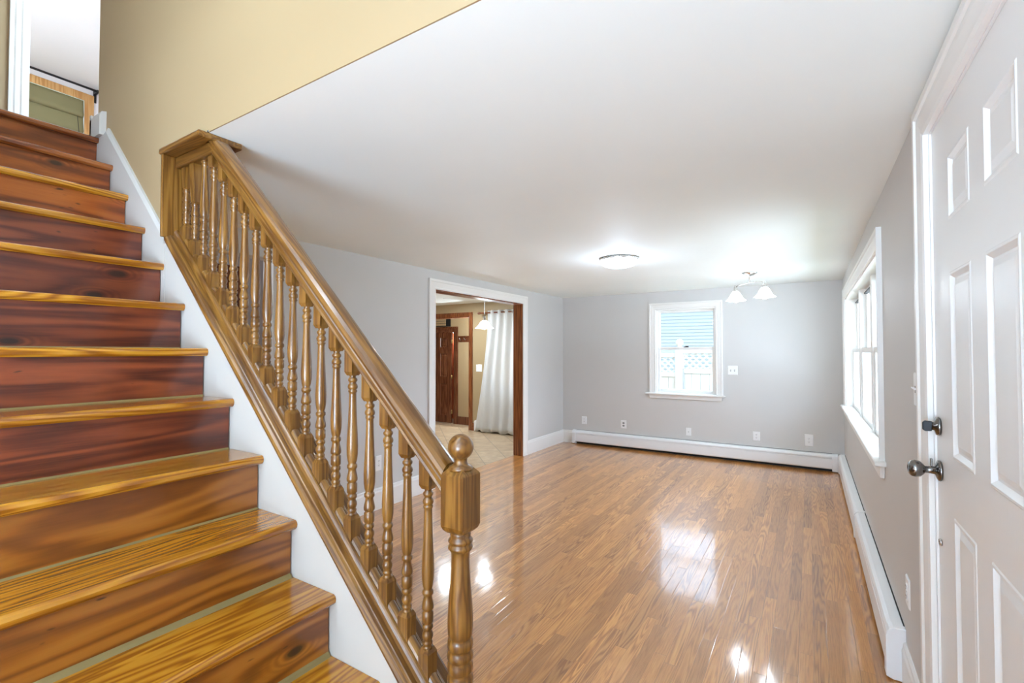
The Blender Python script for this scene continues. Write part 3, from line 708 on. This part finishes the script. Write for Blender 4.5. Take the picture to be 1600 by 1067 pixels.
def baluster(x, top_flat=None, variant=0):
    zts = 0.2195 - 0.9635 * x; zl = zts - TL
    m = MB()
    low = lambda a: zc(x + a, -0.263)
    m.sweep([slanted(BH, low), sq_ring(BH, zl - 0.010), sq_ring(BH - 0.002, zl - 0.005), sq_ring(0.012, zl + 0.002)])
    if variant == 0:
        hi = (lambda a: zc(x + a, 0.2845)) if top_flat is None else (lambda a: top_flat)
        zt_ = zts
        if top_flat is not None and zts > top_flat - 0.02: zt_ = top_flat - 0.004
        p = [(r, zt_ - (zt_ - zl) * q if False else (zts - TL * q)) for q, r in bp]
        p = [(r, z) for r, z in p if z <= zt_ + 0.001]
        m.lathe(p[::-1], 0, 0, 18)
        if zt_ == zts:
            m.sweep([sq_ring(0.012, zts - 0.002), sq_ring(BH - 0.002, zts + 0.004), sq_ring(BH, zts + 0.009), slanted(BH, hi)])
        else:
            m.lathe([(p[0][0], p[0][1]), (0.013, top_flat)], 0, 0, 18)
    else:                     # upper two: long plain square shaft, low ring pattern only
        p = [(r, zts - TL * q) for q, r in bp if q >= 0.632]
        m.lathe(p[::-1], 0, 0, 18)
        z1 = p[0][1]
        m.sweep([sq_ring(0.009, z1 - 0.002), sq_ring(0.0125, z1 + 0.004), sq_ring(BH - 0.001, z1 + 0.09), sq_ring(BH, z1 + 0.12), sq_ring(BH, top_flat)])
    return m
fl_w = 0.0175
for i in range(19):
    x = -0.854 - 0.075 * i
    if i <= 14: m = baluster(x)
    elif i <= 16: m = baluster(x, 2.169)
    else: m = baluster(x, 2.169, 1)
    m.v = [(a, b, c - 1.0) for a, b, c in m.v]
    m.build('baluster', M['oak_z'], bal, loc=(x - BX, 0, 1.0))
for i in range(19):
    xa = -0.854 - 0.075 * i + BH + 0.0005; xb = xa + (0.075 - 2 * BH - 0.001) if i else -0.784
    pr = [(0.9295, -0.2625), (0.9295, -0.252), (0.9335, -0.244), (0.939, -0.2405), (0.945, -0.2395), (0.951, -0.2405), (0.9565, -0.244), (0.9605, -0.252), (0.9605, -0.2625)]
    slope_sweep(pr, (xa, xb)).build('fillet', M['oak_s'], bal)

# ================================================================= HEATERS
def heater(L, h=0.205, dpt=0.066, joints=()):
    """baseboard heater along +x from 0..L, its wall at y=0, front towards -y"""
    root = empty('baseboard_heater')
    z0 = 0.036
    MB().box(0.03, L - 0.03, -0.006, 0, 0.002, 0.034).box(0.03, L - 0.03, -0.005, 0.0, h + 0.0005, h + 0.0035).build('dark_gap', M['slot'], root)  # dark strips painted in for the shade below and behind the heater
    MB().prism([(-0.004, z0), (-0.004, h), (0, h), (0, z0)], 'x', 0, L).build('back_plate', M['heater'], root)
    fr = [(-dpt, z0 + 0.012), (-dpt + 0.006, z0), (-dpt + 0.014, z0), (-dpt + 0.008, z0 + 0.016), (-dpt + 0.008, h - 0.062), (-dpt + 0.012, h - 0.052), (-dpt + 0.004, h - 0.050), (-dpt, h - 0.056)]
    MB().prism(fr, 'x', 0.0, L).build('front_cover', M['heater'], root)
    tp_ = [(-dpt + 0.002, h - 0.046), (-dpt + 0.001, h - 0.030), (-dpt + 0.008, h - 0.014), (-dpt + 0.022, h - 0.004), (-0.004, h), (-0.004, h - 0.006), (-dpt + 0.024, h - 0.010), (-dpt + 0.012, h - 0.018), (-dpt + 0.006, h - 0.032), (-dpt + 0.007, h - 0.046)]
    MB().prism(tp_, 'x', 0.0, L).build('damper', M['heater'], root)
    MB().tube([(0.02, -0.03, 0.07), (L - 0.02, -0.03, 0.07)], 0.011).build('fin_pipe', M['slot'], root)
    ec = [(-dpt - 0.003, 0.012), (-dpt - 0.003, h - 0.040), (-dpt + 0.001, h - 0.022), (-dpt + 0.010, h - 0.008), (-dpt + 0.024, h + 0.001), (0, h + 0.003), (0, 0.003), (-dpt + 0.02, 0.003)]
    for a in (0, L - 0.055): MB().prism(ec, 'x', a - 0.001, a + 0.056).build('end_cap', M['heater'], root, bevel=0.003)
    for j in joints: MB().prism([(a * 1.0 - (0.0015 if a < -0.03 else 0), max(b, 0.03) + (0.001 if b > 0.1 else 0)) for a, b in ec], 'x', j, j + 0.035).build('splice_cap', M['heater'], root)
    return root
hb = heater(3.355, joints=())
hb.location = (-3.09, YB, 0)
tag(hb, 'long low white baseboard heater under the back window', 'heater', 'white baseboard heaters')
hr_ = heater(4.02, h=0.222, joints=(2.26,))
hr_.rotation_euler = (0, 0, -PI / 2); hr_.location = (XR, 6.62, 0)
tag(hr_, 'long white baseboard heater running along the right window wall to the front door', 'heater', 'white baseboard heaters')

# ================================================================= OUTLETS AND SWITCHES
def plate(w, h, t_=0.006):
    m = MB()
    def ring(i, d): return [(-w / 2 + i, -d, -h / 2 + i), (w / 2 - i, -d, -h / 2 + i), (w / 2 - i, -d, h / 2 - i), (-w / 2 + i, -d, h / 2 - i)]
    m.sweep([ring(0, 0), ring(0, t_ * 0.4), ring(0.004, t_)]); return m
def outlet(loc_, rz, label, w=0.072, h=0.117, dark=False, group='duplex wall outlets'):
    o = empty('wall_outlet', loc_, rz)
    plate(w, h).build('cover_plate', M['plastic'], o)
    for s in (-1, 1):
        rc = MB().prism([(0.0165 * math.cos(a), s * 0.0195 + max(-0.0125, min(0.0125, 0.0165 * math.sin(a)))) for a in [2 * PI * k / 20 for k in range(20)]], 'y', -0.0085, -0.004)
        r = rc.build('receptacle', M['grey'] if dark else M['plastic'], o)
        sl = MB().box(-0.0075, -0.0050, -0.0092, -0.008, s * 0.0195 - 0.001, s * 0.0195 + 0.007).box(0.0050, 0.0075, -0.0092, -0.008, s * 0.0195 - 0.001, s * 0.0195 + 0.007).box(-0.002, 0.002, -0.0092, -0.008, s * 0.0195 - 0.009, s * 0.0195 - 0.005)
        sl.build('slots', M['slot'], r)
    MB().lathe([(0.003, -0.0075), (0.003, -0.004)], 0, 0, 10, 'y').build('screw', M['chrome'], o)
    return tag(o, label, 'outlet', group)
outlet((-2.914, YB, 0.358), 0, 'white wall outlet nearest the left corner above the back heater', 0.08, 0.118)
outlet((-2.298, YB, 0.345), 0, 'white outlet with grey sockets above the back heater', 0.08, 0.120, True)
outlet((-0.578, YB, 0.336), 0, 'white wall outlet right of the back window above the heater', 0.082, 0.115)
outlet((-0.018, YB, 0.340), 0, 'largest white outlet plate at the right end of the back wall', 0.090, 0.142)
outlet((XL, 2.964, 0.405), PI / 2, 'white wall outlet behind the lower balusters left of the opening', 0.072, 0.135)
outlet((XR, 2.515, 0.420), -PI / 2, 'white outlet on the right wall above the near heater end', 0.075, 0.118)
cx = empty('cable_jack', (-1.395, YB, 0.319))
plate(0.068, 0.106).build('cover_plate', M['plastic'], cx)
MB().lathe([(0.007, -0.010), (0.007, -0.0055)], 0, 0, 12, 'y').build('jack_collar', M['grey'], cx)
MB().lathe([(0.004, -0.016), (0.0045, -0.0095)], 0, 0, 12, 'y').build('jack', M['chrome'], cx)
tag(cx, 'small white cable jack plate under the back window', 'wall plate')
def switch(loc_, rz, n, label, w, h, rocker=False):
    o = empty('light_switch', loc_, rz)
    plate(w, h).build('cover_plate', M['plastic'], o)
    for k in range(n):
        xk = (k - (n - 1) / 2) * 0.046
        if rocker: MB().prism([(-0.006, -0.032), (-0.0085, -0.030), (-0.0065, 0.0), (-0.0085, 0.030), (-0.006, 0.032)], 'x', xk - 0.016, xk + 0.016).build('rocker', M['plastic'], o)
        else:
            sl = MB().box(xk - 0.006, xk + 0.006, -0.0068, -0.005, -0.013, 0.013).build('toggle_slot', M['grey'], o)
            MB().prism([(-0.006, -0.004), (-0.018, 0.006), (-0.018, 0.010), (-0.006, 0.006)], 'x', xk - 0.004, xk + 0.004).build('toggle', M['plastic'], o)
    return tag(o, label, 'switch', 'light switches')
switch((-0.844, YB, 1.158), 0, 2, 'white double toggle switch right of the back window', 0.116, 0.118)
switch((XR, 2.23, 1.262), -PI / 2, 2, 'white light switch beside the front door casing', 0.118, 0.122)
switch((-4.96, KW, 1.108), 0, 2, 'pale switch plate on the beige kitchen wall by the curtain', 0.126, 0.127, True)

# ================================================================= LAMPS
fx, fy = -1.44, 4.10
fl = empty('ceiling_light', (fx, fy, H))
MB().lathe([(0.150, 0), (0.168, -0.002), (0.170, -0.018), (0.166, -0.022), (0.15, -0.022)], 0, 0, 48).build('mounting_ring', M['chrome'], fl)
MB().lathe([(0.164, -0.018), (0.165, -0.030), (0.158, -0.048), (0.135, -0.066), (0.10, -0.077), (0.05, -0.083), (0.001, -0.085)], 0, 0, 48).build('glass_bowl', M['lamp_glass'], fl)
tag(fl, 'round white flush ceiling light glowing in the middle of the living room', 'light')
point('light_flush', (fx, fy, H - 0.30), 3.0, (0.98, 0.98, 1.0), 0.10)
# two arm semi flush light
pc = Vector((-0.53, 5.60, H)); pL = Vector((-0.68, 5.715, 0)); pR = Vector((-0.382, 5.488, 0))
pd = empty('ceiling_pendant', tuple(pc))
MB().lathe([(0.074, 0), (0.076, -0.006), (0.062, -0.012), (0.056, -0.020), (0.034, -0.030), (0.012, -0.036), (0.007, -0.042), (0.007, -0.102)], 0, 0, 32).build('canopy', M['chrome'], pd)
dL, dR = pL - pc, pR - pc
arm = [(dL.x, dL.y, -0.125)] + [tuple((dL.lerp(dR, q)).x if a == 0 else (dL.lerp(dR, q)).y if a == 1 else -0.104 - 0.07 * (q - 0.5) ** 2 for a in range(3)) for q in [k / 10 for k in range(1, 10)]] + [(dR.x, dR.y, -0.125)]
MB().tube(arm, 0.006).build('arm', M['chrome'], pd)
def bell(parent, dx, dy, z, name='lamp_shade', r=0.098, hgt=0.105, mat=None, bulb=True):
    MB().lathe([(0.012, z + 0.012), (0.017, z + 0.006), (0.019, z - 0.030), (0.026, z - 0.045), (0.026, z - 0.055)], dx, dy, 20).build('socket', M['chrome'], parent)
    zt = z - 0.05
    pf = [(0.024, 0), (0.034, -0.10), (0.046, -0.25), (0.056, -0.42), (0.064, -0.60), (0.073, -0.76), (0.086, -0.90), (0.098, -1.0)]
    wob = lambda k, a: 1 + 0.055 * (max(0, k - 3) / 4) ** 1.5 * math.cos(8 * a)
    MB().lathe([(q * r / 0.098, zt + h_ * hgt) for q, h_ in pf] , dx, dy, 48, wob=wob, caps=False).build(name, mat or M['lamp_soft'], parent)
    if bulb:
        MB().lathe([(0.012, zt - 0.02), (0.020, zt - 0.05), (0.028, zt - 0.085), (0.026, zt - 0.105), (0.016, zt - 0.120), (0.001, zt - 0.124)], dx, dy, 20).build('bulb', M['bulb'], parent)
bell(pd, dL.x, dL.y, -0.125); bell(pd, dR.x, dR.y, -0.125)
tag(pd, 'two arm nickel ceiling light with frilled glass bells near the back wall', 'light')
for q in (pL, pR): point('light_bell', (q.x, q.y, 1.90), 1.3, (1.0, 0.95, 0.87), 0.03)
# kitchen pendant
kp = empty('pendant_lamp', (-3.846, 5.4, 2.27))
MB().lathe([(0.06, 0), (0.06, -0.01), (0.03, -0.025), (0.004, -0.03), (0.004, -0.385)], 0, 0, 20).build('cord', M['chrome'], kp)
bell(kp, 0, 0, -0.385, r=0.128, hgt=0.108)
tag(kp, 'single glowing bell pendant hanging in the kitchen beyond the opening', 'light')
point('light_kitchen', (-3.846, 5.4, 1.62), 6, (1.0, 0.93, 0.82), 0.05)
rc = empty('recessed_light', (-4.98, 5.93, 2.27))
MB().lathe([(0.045, 0), (0.062, 0), (0.062, -0.004), (0.045, -0.006)], 0, 0, 28).build('trim_ring', M['plastic'], rc)
MB().lathe([(0.001, -0.002), (0.045, -0.002), (0.045, -0.001), (0.001, -0.001)], 0, 0, 28).build('lens', M['bulb'], rc)
tag(rc, 'small recessed downlight in the kitchen ceiling', 'light')
area('light_recessed', (-4.98, 5.93, 2.255), (0, 0, 0), 0.08, 0.08, 14, (1.0, 0.93, 0.82), shape='DISK')
point('light_kitchen_ceiling', (-5.6, 4.6, 2.0), 8, (1.0, 0.94, 0.84), 0.1)
point('light_mudroom', (-5.35, 7.25, 1.7), 30, (1.0, 0.94, 0.86), 0.08)
point('light_closet', (-6.9, 8.45, 1.7), 5, (1.0, 0.9, 0.75), 0.06)
point('light_hall', (-3.75, 1.3, 2.1), 6, (1.0, 0.95, 0.9), 0.08)

# ================================================================= KITCHEN VIEW
# brown cased doorway
ko = casing_u(KW, -1, KD[0], KD[1], 0, KD[3], 0.075, 0.022, 'y')
struct(ko.build('trim_6', M['brown_z']), 'brown wood casing around the kitchen doorway', 'trim')
jm = MB().box(KD[0] - 0.002, KD[0] + 0.016, KW, KW + 0.125, -0.0, KD[3]).box(KD[1] - 0.016, KD[1] + 0.002, KW, KW + 0.125, -0.0, KD[3]).box(KD[0] + .016, KD[1] - .016, KW, KW + 0.125, KD[3] - 0.016, KD[3] + 0.002)
struct(jm.build('trim_7', M['brown_z']), 'brown jamb inside the kitchen doorway', 'trim')
struct(MB().box(-5.10, -5.02, KW - 0.02, KW, 0, 0.135).build('baseboard_kitchen', M['brown_x']), 'short brown baseboard right of the kitchen doorway', 'baseboard')
kh = heater(1.5, 0.19)
kh.location = (-5.02, KW, 0)
tag(kh, 'white baseboard heater half hidden behind the kitchen curtain', 'heater')
# curtain rod and curtain
rod = empty('curtain_rod', (-4.83, KW - 0.11, 2.072))
MB().tube([(0, 0, 0), (1.5, 0, 0)], 0.012).build('pole', M['brown_x'], rod)
MB().lathe([(0.001, -0.085), (0.012, -0.080), (0.022, -0.065), (0.024, -0.050), (0.017, -0.034), (0.012, -0.028), (0.018, -0.022), (0.018, -0.014), (0.013, -0.008), (0.013, 0.03)], 0, 0, 18, 'x').build('finial', M['brown_x'], rod)
MB().box(0.05, 0.07, 0, 0.11, -0.012, 0.012).build('bracket', M['brown_x'], rod)
tag(rod, 'turned wooden curtain rod above the kitchen window', 'curtain rod')
cu = empty('curtain', (-4.4, KW - 0.11, 0.01))
nx, nz = 120, 30
vs = []; fs = []
for k in range(nz + 1):
    q = k / nz; z = 2.10 - 2.09 * q
    xl = -4.70 - 0.27 * max(0, (q - 0.10)) ** 1.15 * (1.1) if q > 0.10 else -4.70
    xr = -3.80
    for i in range(nx + 1):
        s = i / nx
        amp = 0.032 * (1 - 0.25 * q)
        y = amp * math.sin(s * 2 * PI * 6 + 0.6 * math.sin(3 * q + s * 4)) + 0.012 * math.sin(s * 37 + q * 5) * q
        if k == nz: z += 0.0
        vs.append((xl + (xr - xl) * s + 4.4, y, z + (0.012 * math.sin(s * 23) if k == nz else 0)))
for k in range(nz):
    for i in range(nx):
        a = k * (nx + 1) + i; fs.append((a, a + 1, a + nx + 2, a + nx + 1))
cm = MB(); cm.add(vs, fs, True); cm = cm.build('curtain_panel', M['curtain'], cu)
cm.modifiers.new('thick', 'SOLIDIFY').thickness = 0.0015
for k in range(6):
    xg = -4.62 + 0.145 * k
    a = MB(); pts_ = [(xg + 4.4 + 0.006 * math.sin(2 * PI * i / 16), 0.024 * math.cos(2 * PI * i / 16), 2.061 + 0.024 * math.sin(2 * PI * i / 16)) for i in range(17)]
    a.tube(pts_, 0.005, 8); a.build('grommet', M['chrome'], cu)
tag(cu, 'long white sheer curtain sweeping to the kitchen floor', 'curtain')
# mudroom door
d2 = empty('door_2', (-6.9, 8.0, -0.15)); ox, oy, oz = d2.location
off(casing_u(8.0, -1, MD[0], MD[1], -0.15, MD[3], 0.11, 0.025, 'y')).build('casing', M['dbrown_z'], d2)
off(MB().box(MD[1] - 0.02, MD[1], 8.0, 8.12, -0.15, MD[3]).box(MD[0], MD[0] + 0.02, 8.0, 8.12, -0.15, MD[3]).box(MD[0] + 0.02, MD[1] - 0.02, 8.0, 8.12, MD[3] - 0.02, MD[3])).build('door_jamb', M['dbrown_z'], d2)
slab = MB(); holes = []
da, dbb = -7.32, -6.585
for c in ((-7.20, -7.00), (-6.90, -6.70)):
    for r in ((0.02, 0.70), (0.86, 1.36), (1.50, 1.70)): holes.append((c[0], c[1], r[0], r[1]))
us = sorted({da, dbb} | {h[0] for h in holes} | {h[1] for h in holes}); vs = sorted({-0.14, 1.815} | {h[2] for h in holes} | {h[3] for h in holes})
for c in cells(us, vs, holes): slab.box(c[0], c[1], 8.01, 8.05, c[2], c[3])
off(slab).build('door_slab', M['dbrown_z'], d2)
for h in holes:
    p = MB()
    ring = lambda i, q: [(h[0] + i, 8.01 + q, h[2] + i), (h[1] - i, 8.01 + q, h[2] + i), (h[1] - i, 8.01 + q, h[3] - i), (h[0] + i, 8.01 + q, h[3] - i)]
    p.sweep([ring(0, 0), ring(0.008, 0.012), ring(0.02, 0.014), ring(0.05, 0.004), ring(0.055, 0.004)], caps=False)
    n = len(p.v); p.f.append((n - 4, n - 3, n - 2, n - 1)); p.sm.append(False)
    off(p).build('panel', M['dbrown_z'], d2)
for z in (0.10, 0.85, 1.62): off(MB().box(-6.585, -6.55, 8.0, 8.012, z - 0.04, z + 0.04).lathe([(0.006, z - 0.045), (0.006, z + 0.045)], -6.57, 7.996, 10)).build('hinge', M['brass'], d2)
struct(d2, 'brown six panel door ajar in the mudroom', 'door')
struct(MB().box(-6.385, -4.9, 7.98, 8.0, -0.15, 0.02).build('baseboard_mudroom', M['dbrown_z']), 'dark brown baseboard right of the brown panelled door', 'baseboard')
rk = empty('coat_rack', (-6.2, 8.0, 1.67)); 
MB().box(-0.175, 0.30, -0.02, 0, -0.065, 0.045).build('back_board', M['dbrown_z'], rk, bevel=0.004)
MB().box(-0.19, 0.32, -0.12, 0, 0.045, 0.062).build('shelf', M['dbrown_z'], rk, bevel=0.004)
for k in range(3): MB().tube([(-0.1 + 0.13 * k, -0.02, -0.01), (-0.1 + 0.13 * k, -0.05, -0.02), (-0.1 + 0.13 * k, -0.075, 0.0), (-0.1 + 0.13 * k, -0.08, 0.02)], 0.007, 8).build('hook', M['chrome'], rk)
tag(rk, 'dark wooden coat rack with shelf and hooks in the mudroom', 'coat rack')
vt = empty('wall_vent', (-6.80, 8.0, 2.05))
MB().box(-0.24, 0.20, -0.006, 0, -0.10, 0.11).build('back_plate', M['black'], vt)
for k in range(4): 
    z = -0.08 + 0.05 * k
    MB().prism([(-0.007, z), (-0.02, z + 0.003), (-0.02, z + 0.042), (-0.007, z + 0.044)], 'x', -0.24, 0.07).build('slat', M['kbeige'], vt)
tag(vt, 'slatted vent above the brown panelled door', 'vent')

# ================================================================= UPSTAIRS DETAILS
sh = empty('roman_shade', (XW + 0.006, 1.525, 4.53))
zt = 0
ny = 40
for k in range(5):
    z1_ = -0.02 - 0.205 * k; z2_ = z1_ - 0.225
    vs = []; fs = []
    for j in range(7):
        q = j / 6
        for i in range(ny + 1):
            y = -0.565 + 1.13 * i / ny
            bulge = 0.006 + 0.040 * q ** 1.5 + 0.006 * math.sin(i * 0.9 + k) * q
            vs.append((bulge if j < 6 else 0.010, y, z1_ + (z2_ - z1_) * (q if j < 6 else 0.97)))
    for j in range(6):
        for i in range(ny):
            a = j * (ny + 1) + i; fs.append((a, a + 1, a + ny + 2, a + ny + 1))
    f = MB(); f.add(vs, fs, True); fo = f.build('fold', M['shade_cloth'], sh); fo.modifiers.new('thick', 'SOLIDIFY').thickness = 0.002
MB().tube([(0.05, 0.50, -0.25), (0.05, 0.53, -0.62)], 0.003).build('pull_cord', M['black'], sh)
tag(sh, 'olive green roman shade in the upstairs window', 'window shade')
ur = empty('curtain_rod', (XW + 0.09, 2.20, 4.655))
MB().tube([(0, -1.7, 0), (0, 0.0, 0)], 0.013).build('pole', M['black'], ur)
MB().lathe([(0.012, -0.01), (0.02, 0.0), (0.02, 0.03), (0.001, 0.035)], 0, 0, 16, 'y').build('finial', M['black'], ur)
MB().box(-0.09, 0.012, -0.012, 0.012, -0.02, 0.008).box(-0.09, -0.08, -0.015, 0.015, -0.12, 0.03).build('bracket', M['black'], ur)
tag(ur, 'thin black curtain rod above the olive roman shade', 'curtain rod')

# ================================================================= OUTDOORS
t = NT('yard_ground'); gn = t.noise(t.co(), 6, 4)
struct(box(2.6, 16, -8, 5.6, -0.45, -0.44).build('driveway', paint('pale_concrete', srgb(214, 212, 208), 0.9, 0.2, 30)), 'pale ground added outside the right windows to bounce sunlight', 'driveway')  # pale ground added as a reflector to throw sunlight onto the ceiling
struct(box(2.6, 9, 5.6, 8.9, -0.45, -0.44).build('gravel_strip', paint('grey_gravel', srgb(168, 166, 162), 0.9, 0.4, 60)), 'grey gravel strip added to brighten the right window panes', 'gravel')  # paler ground added so the lower panes look bright
struct(box(-30, 40, -40, 45, -0.7, -0.45).build('ground', t.bsdf(t.ramp(gn, [(0.3, srgb(72, 74, 56)), (0.7, srgb(104, 104, 84))]), 0.9)), 'lawn around the house', 'ground')
struct(box(0.475, 1.30, -5.0, 7.6, 2.26, 2.36).build('trim_8', M['white']), 'added white roof overhang keeping sun out of the right windows', 'trim')  # overhang added to stop direct sun entering the right windows
M['siding'] = paint('teal_siding', srgb(146, 152, 153), 0.6)
hs_ = empty('neighbour_house', (-2.4, 12.3, -0.45))
sd = MB(); cr = 0.083
for k in range(40):
    z = k * cr
    sd.prism([(0, z), (-0.018, z + 0.001), (-0.018, z + 0.005), (-0.006, z + cr), (0, z + cr)], 'x', -4.5, 4.0)
sd.build('siding', M['siding'], hs_)
MB().box(-4.5, 4.0, 0.0, 3.0, 0, 3.32).build('house_wall', M['siding'], hs_)
MB().prism([(-0.3, 3.3), (3.3, 3.3), (3.3, 3.45), (-0.3, 3.4)], 'x', -4.7, 4.2).build('roof', M['grey'], hs_)
tag(hs_, 'pale teal clapboard house behind the white fence', 'house')
M['vinyl'] = paint('white_vinyl', srgb(182, 177, 168), 0.5)
fe = empty('yard_fence', (-2.02, 9.0, -0.45))
def fence_panel(x0, x1, dz):
    def P(m, n): m.build(n, M['vinyl'], fe)
    P(MB().box(x0, x1, -0.03, 0.03, 1.82 + dz, 1.90 + dz), 'top_rail')
    P(MB().box(x0, x1, -0.03, 0.03, 1.46 + dz, 1.535 + dz), 'middle_rail')
    m = MB(); k = 0
    xx = x0
    while xx < x1:
        m.box(xx + 0.002, min(xx + 0.148, x1), -0.012, 0.012, 0.1, 1.47 + dz); xx += 0.15
    P(m, 'board_panel')
    la = MB(); s = 0.115; zA, zB = 1.53 + dz, 1.825 + dz; hh = zB - zA; wd = 0.019
    n = int((x1 - x0 + hh) / s) + 1
    for sg in (1, -1):
        for j in range(-1, n + 1):
            xs0 = x0 + j * s - (hh if sg > 0 else 0); xs1 = xs0 + hh
            a, b = max(xs0, x0), min(xs1, x1)
            if b - a < 0.02: continue
            za = zA + (a - xs0) if sg > 0 else zB - (a - xs0); zb = zA + (b - xs0) if sg > 0 else zB - (b - xs0)
            yy = 0.004 * sg
            la.prism([(a, za - wd), (a, za + wd), (b, zb + wd), (b, zb - wd)], 'y', yy - 0.004, yy + 0.004)
    P(la, 'lattice')
fence_panel(-1.7, -0.06, -0.07); fence_panel(0.06, 1.75, 0.0); fence_panel(1.88, 3.7, 0.0); fence_panel(3.83, 5.6, 0.0)
MB().box(-0.062, 0.062, -0.062, 0.062, 0, 1.90).lathe([(0.075, 1.90), (0.075, 1.92), (0.04, 1.935), (0.03, 1.95), (0.05, 1.97), (0.066, 2.0), (0.066, 2.03), (0.045, 2.065), (0.001, 2.08)], 0, 0, 20).build('post', M['vinyl'], fe)
for x in (-1.76, 1.81, 3.765): MB().box(x - 0.062, x + 0.062, -0.062, 0.062, 0, 1.95).build('post', M['vinyl'], fe)
MB().box(0.064, 0.085, -0.05, -0.03, 0.3, 1.55).build('gate_hinge_post', M['grey'], fe)
tag(fe, 'white vinyl fence with lattice top outside the back window', 'fence')
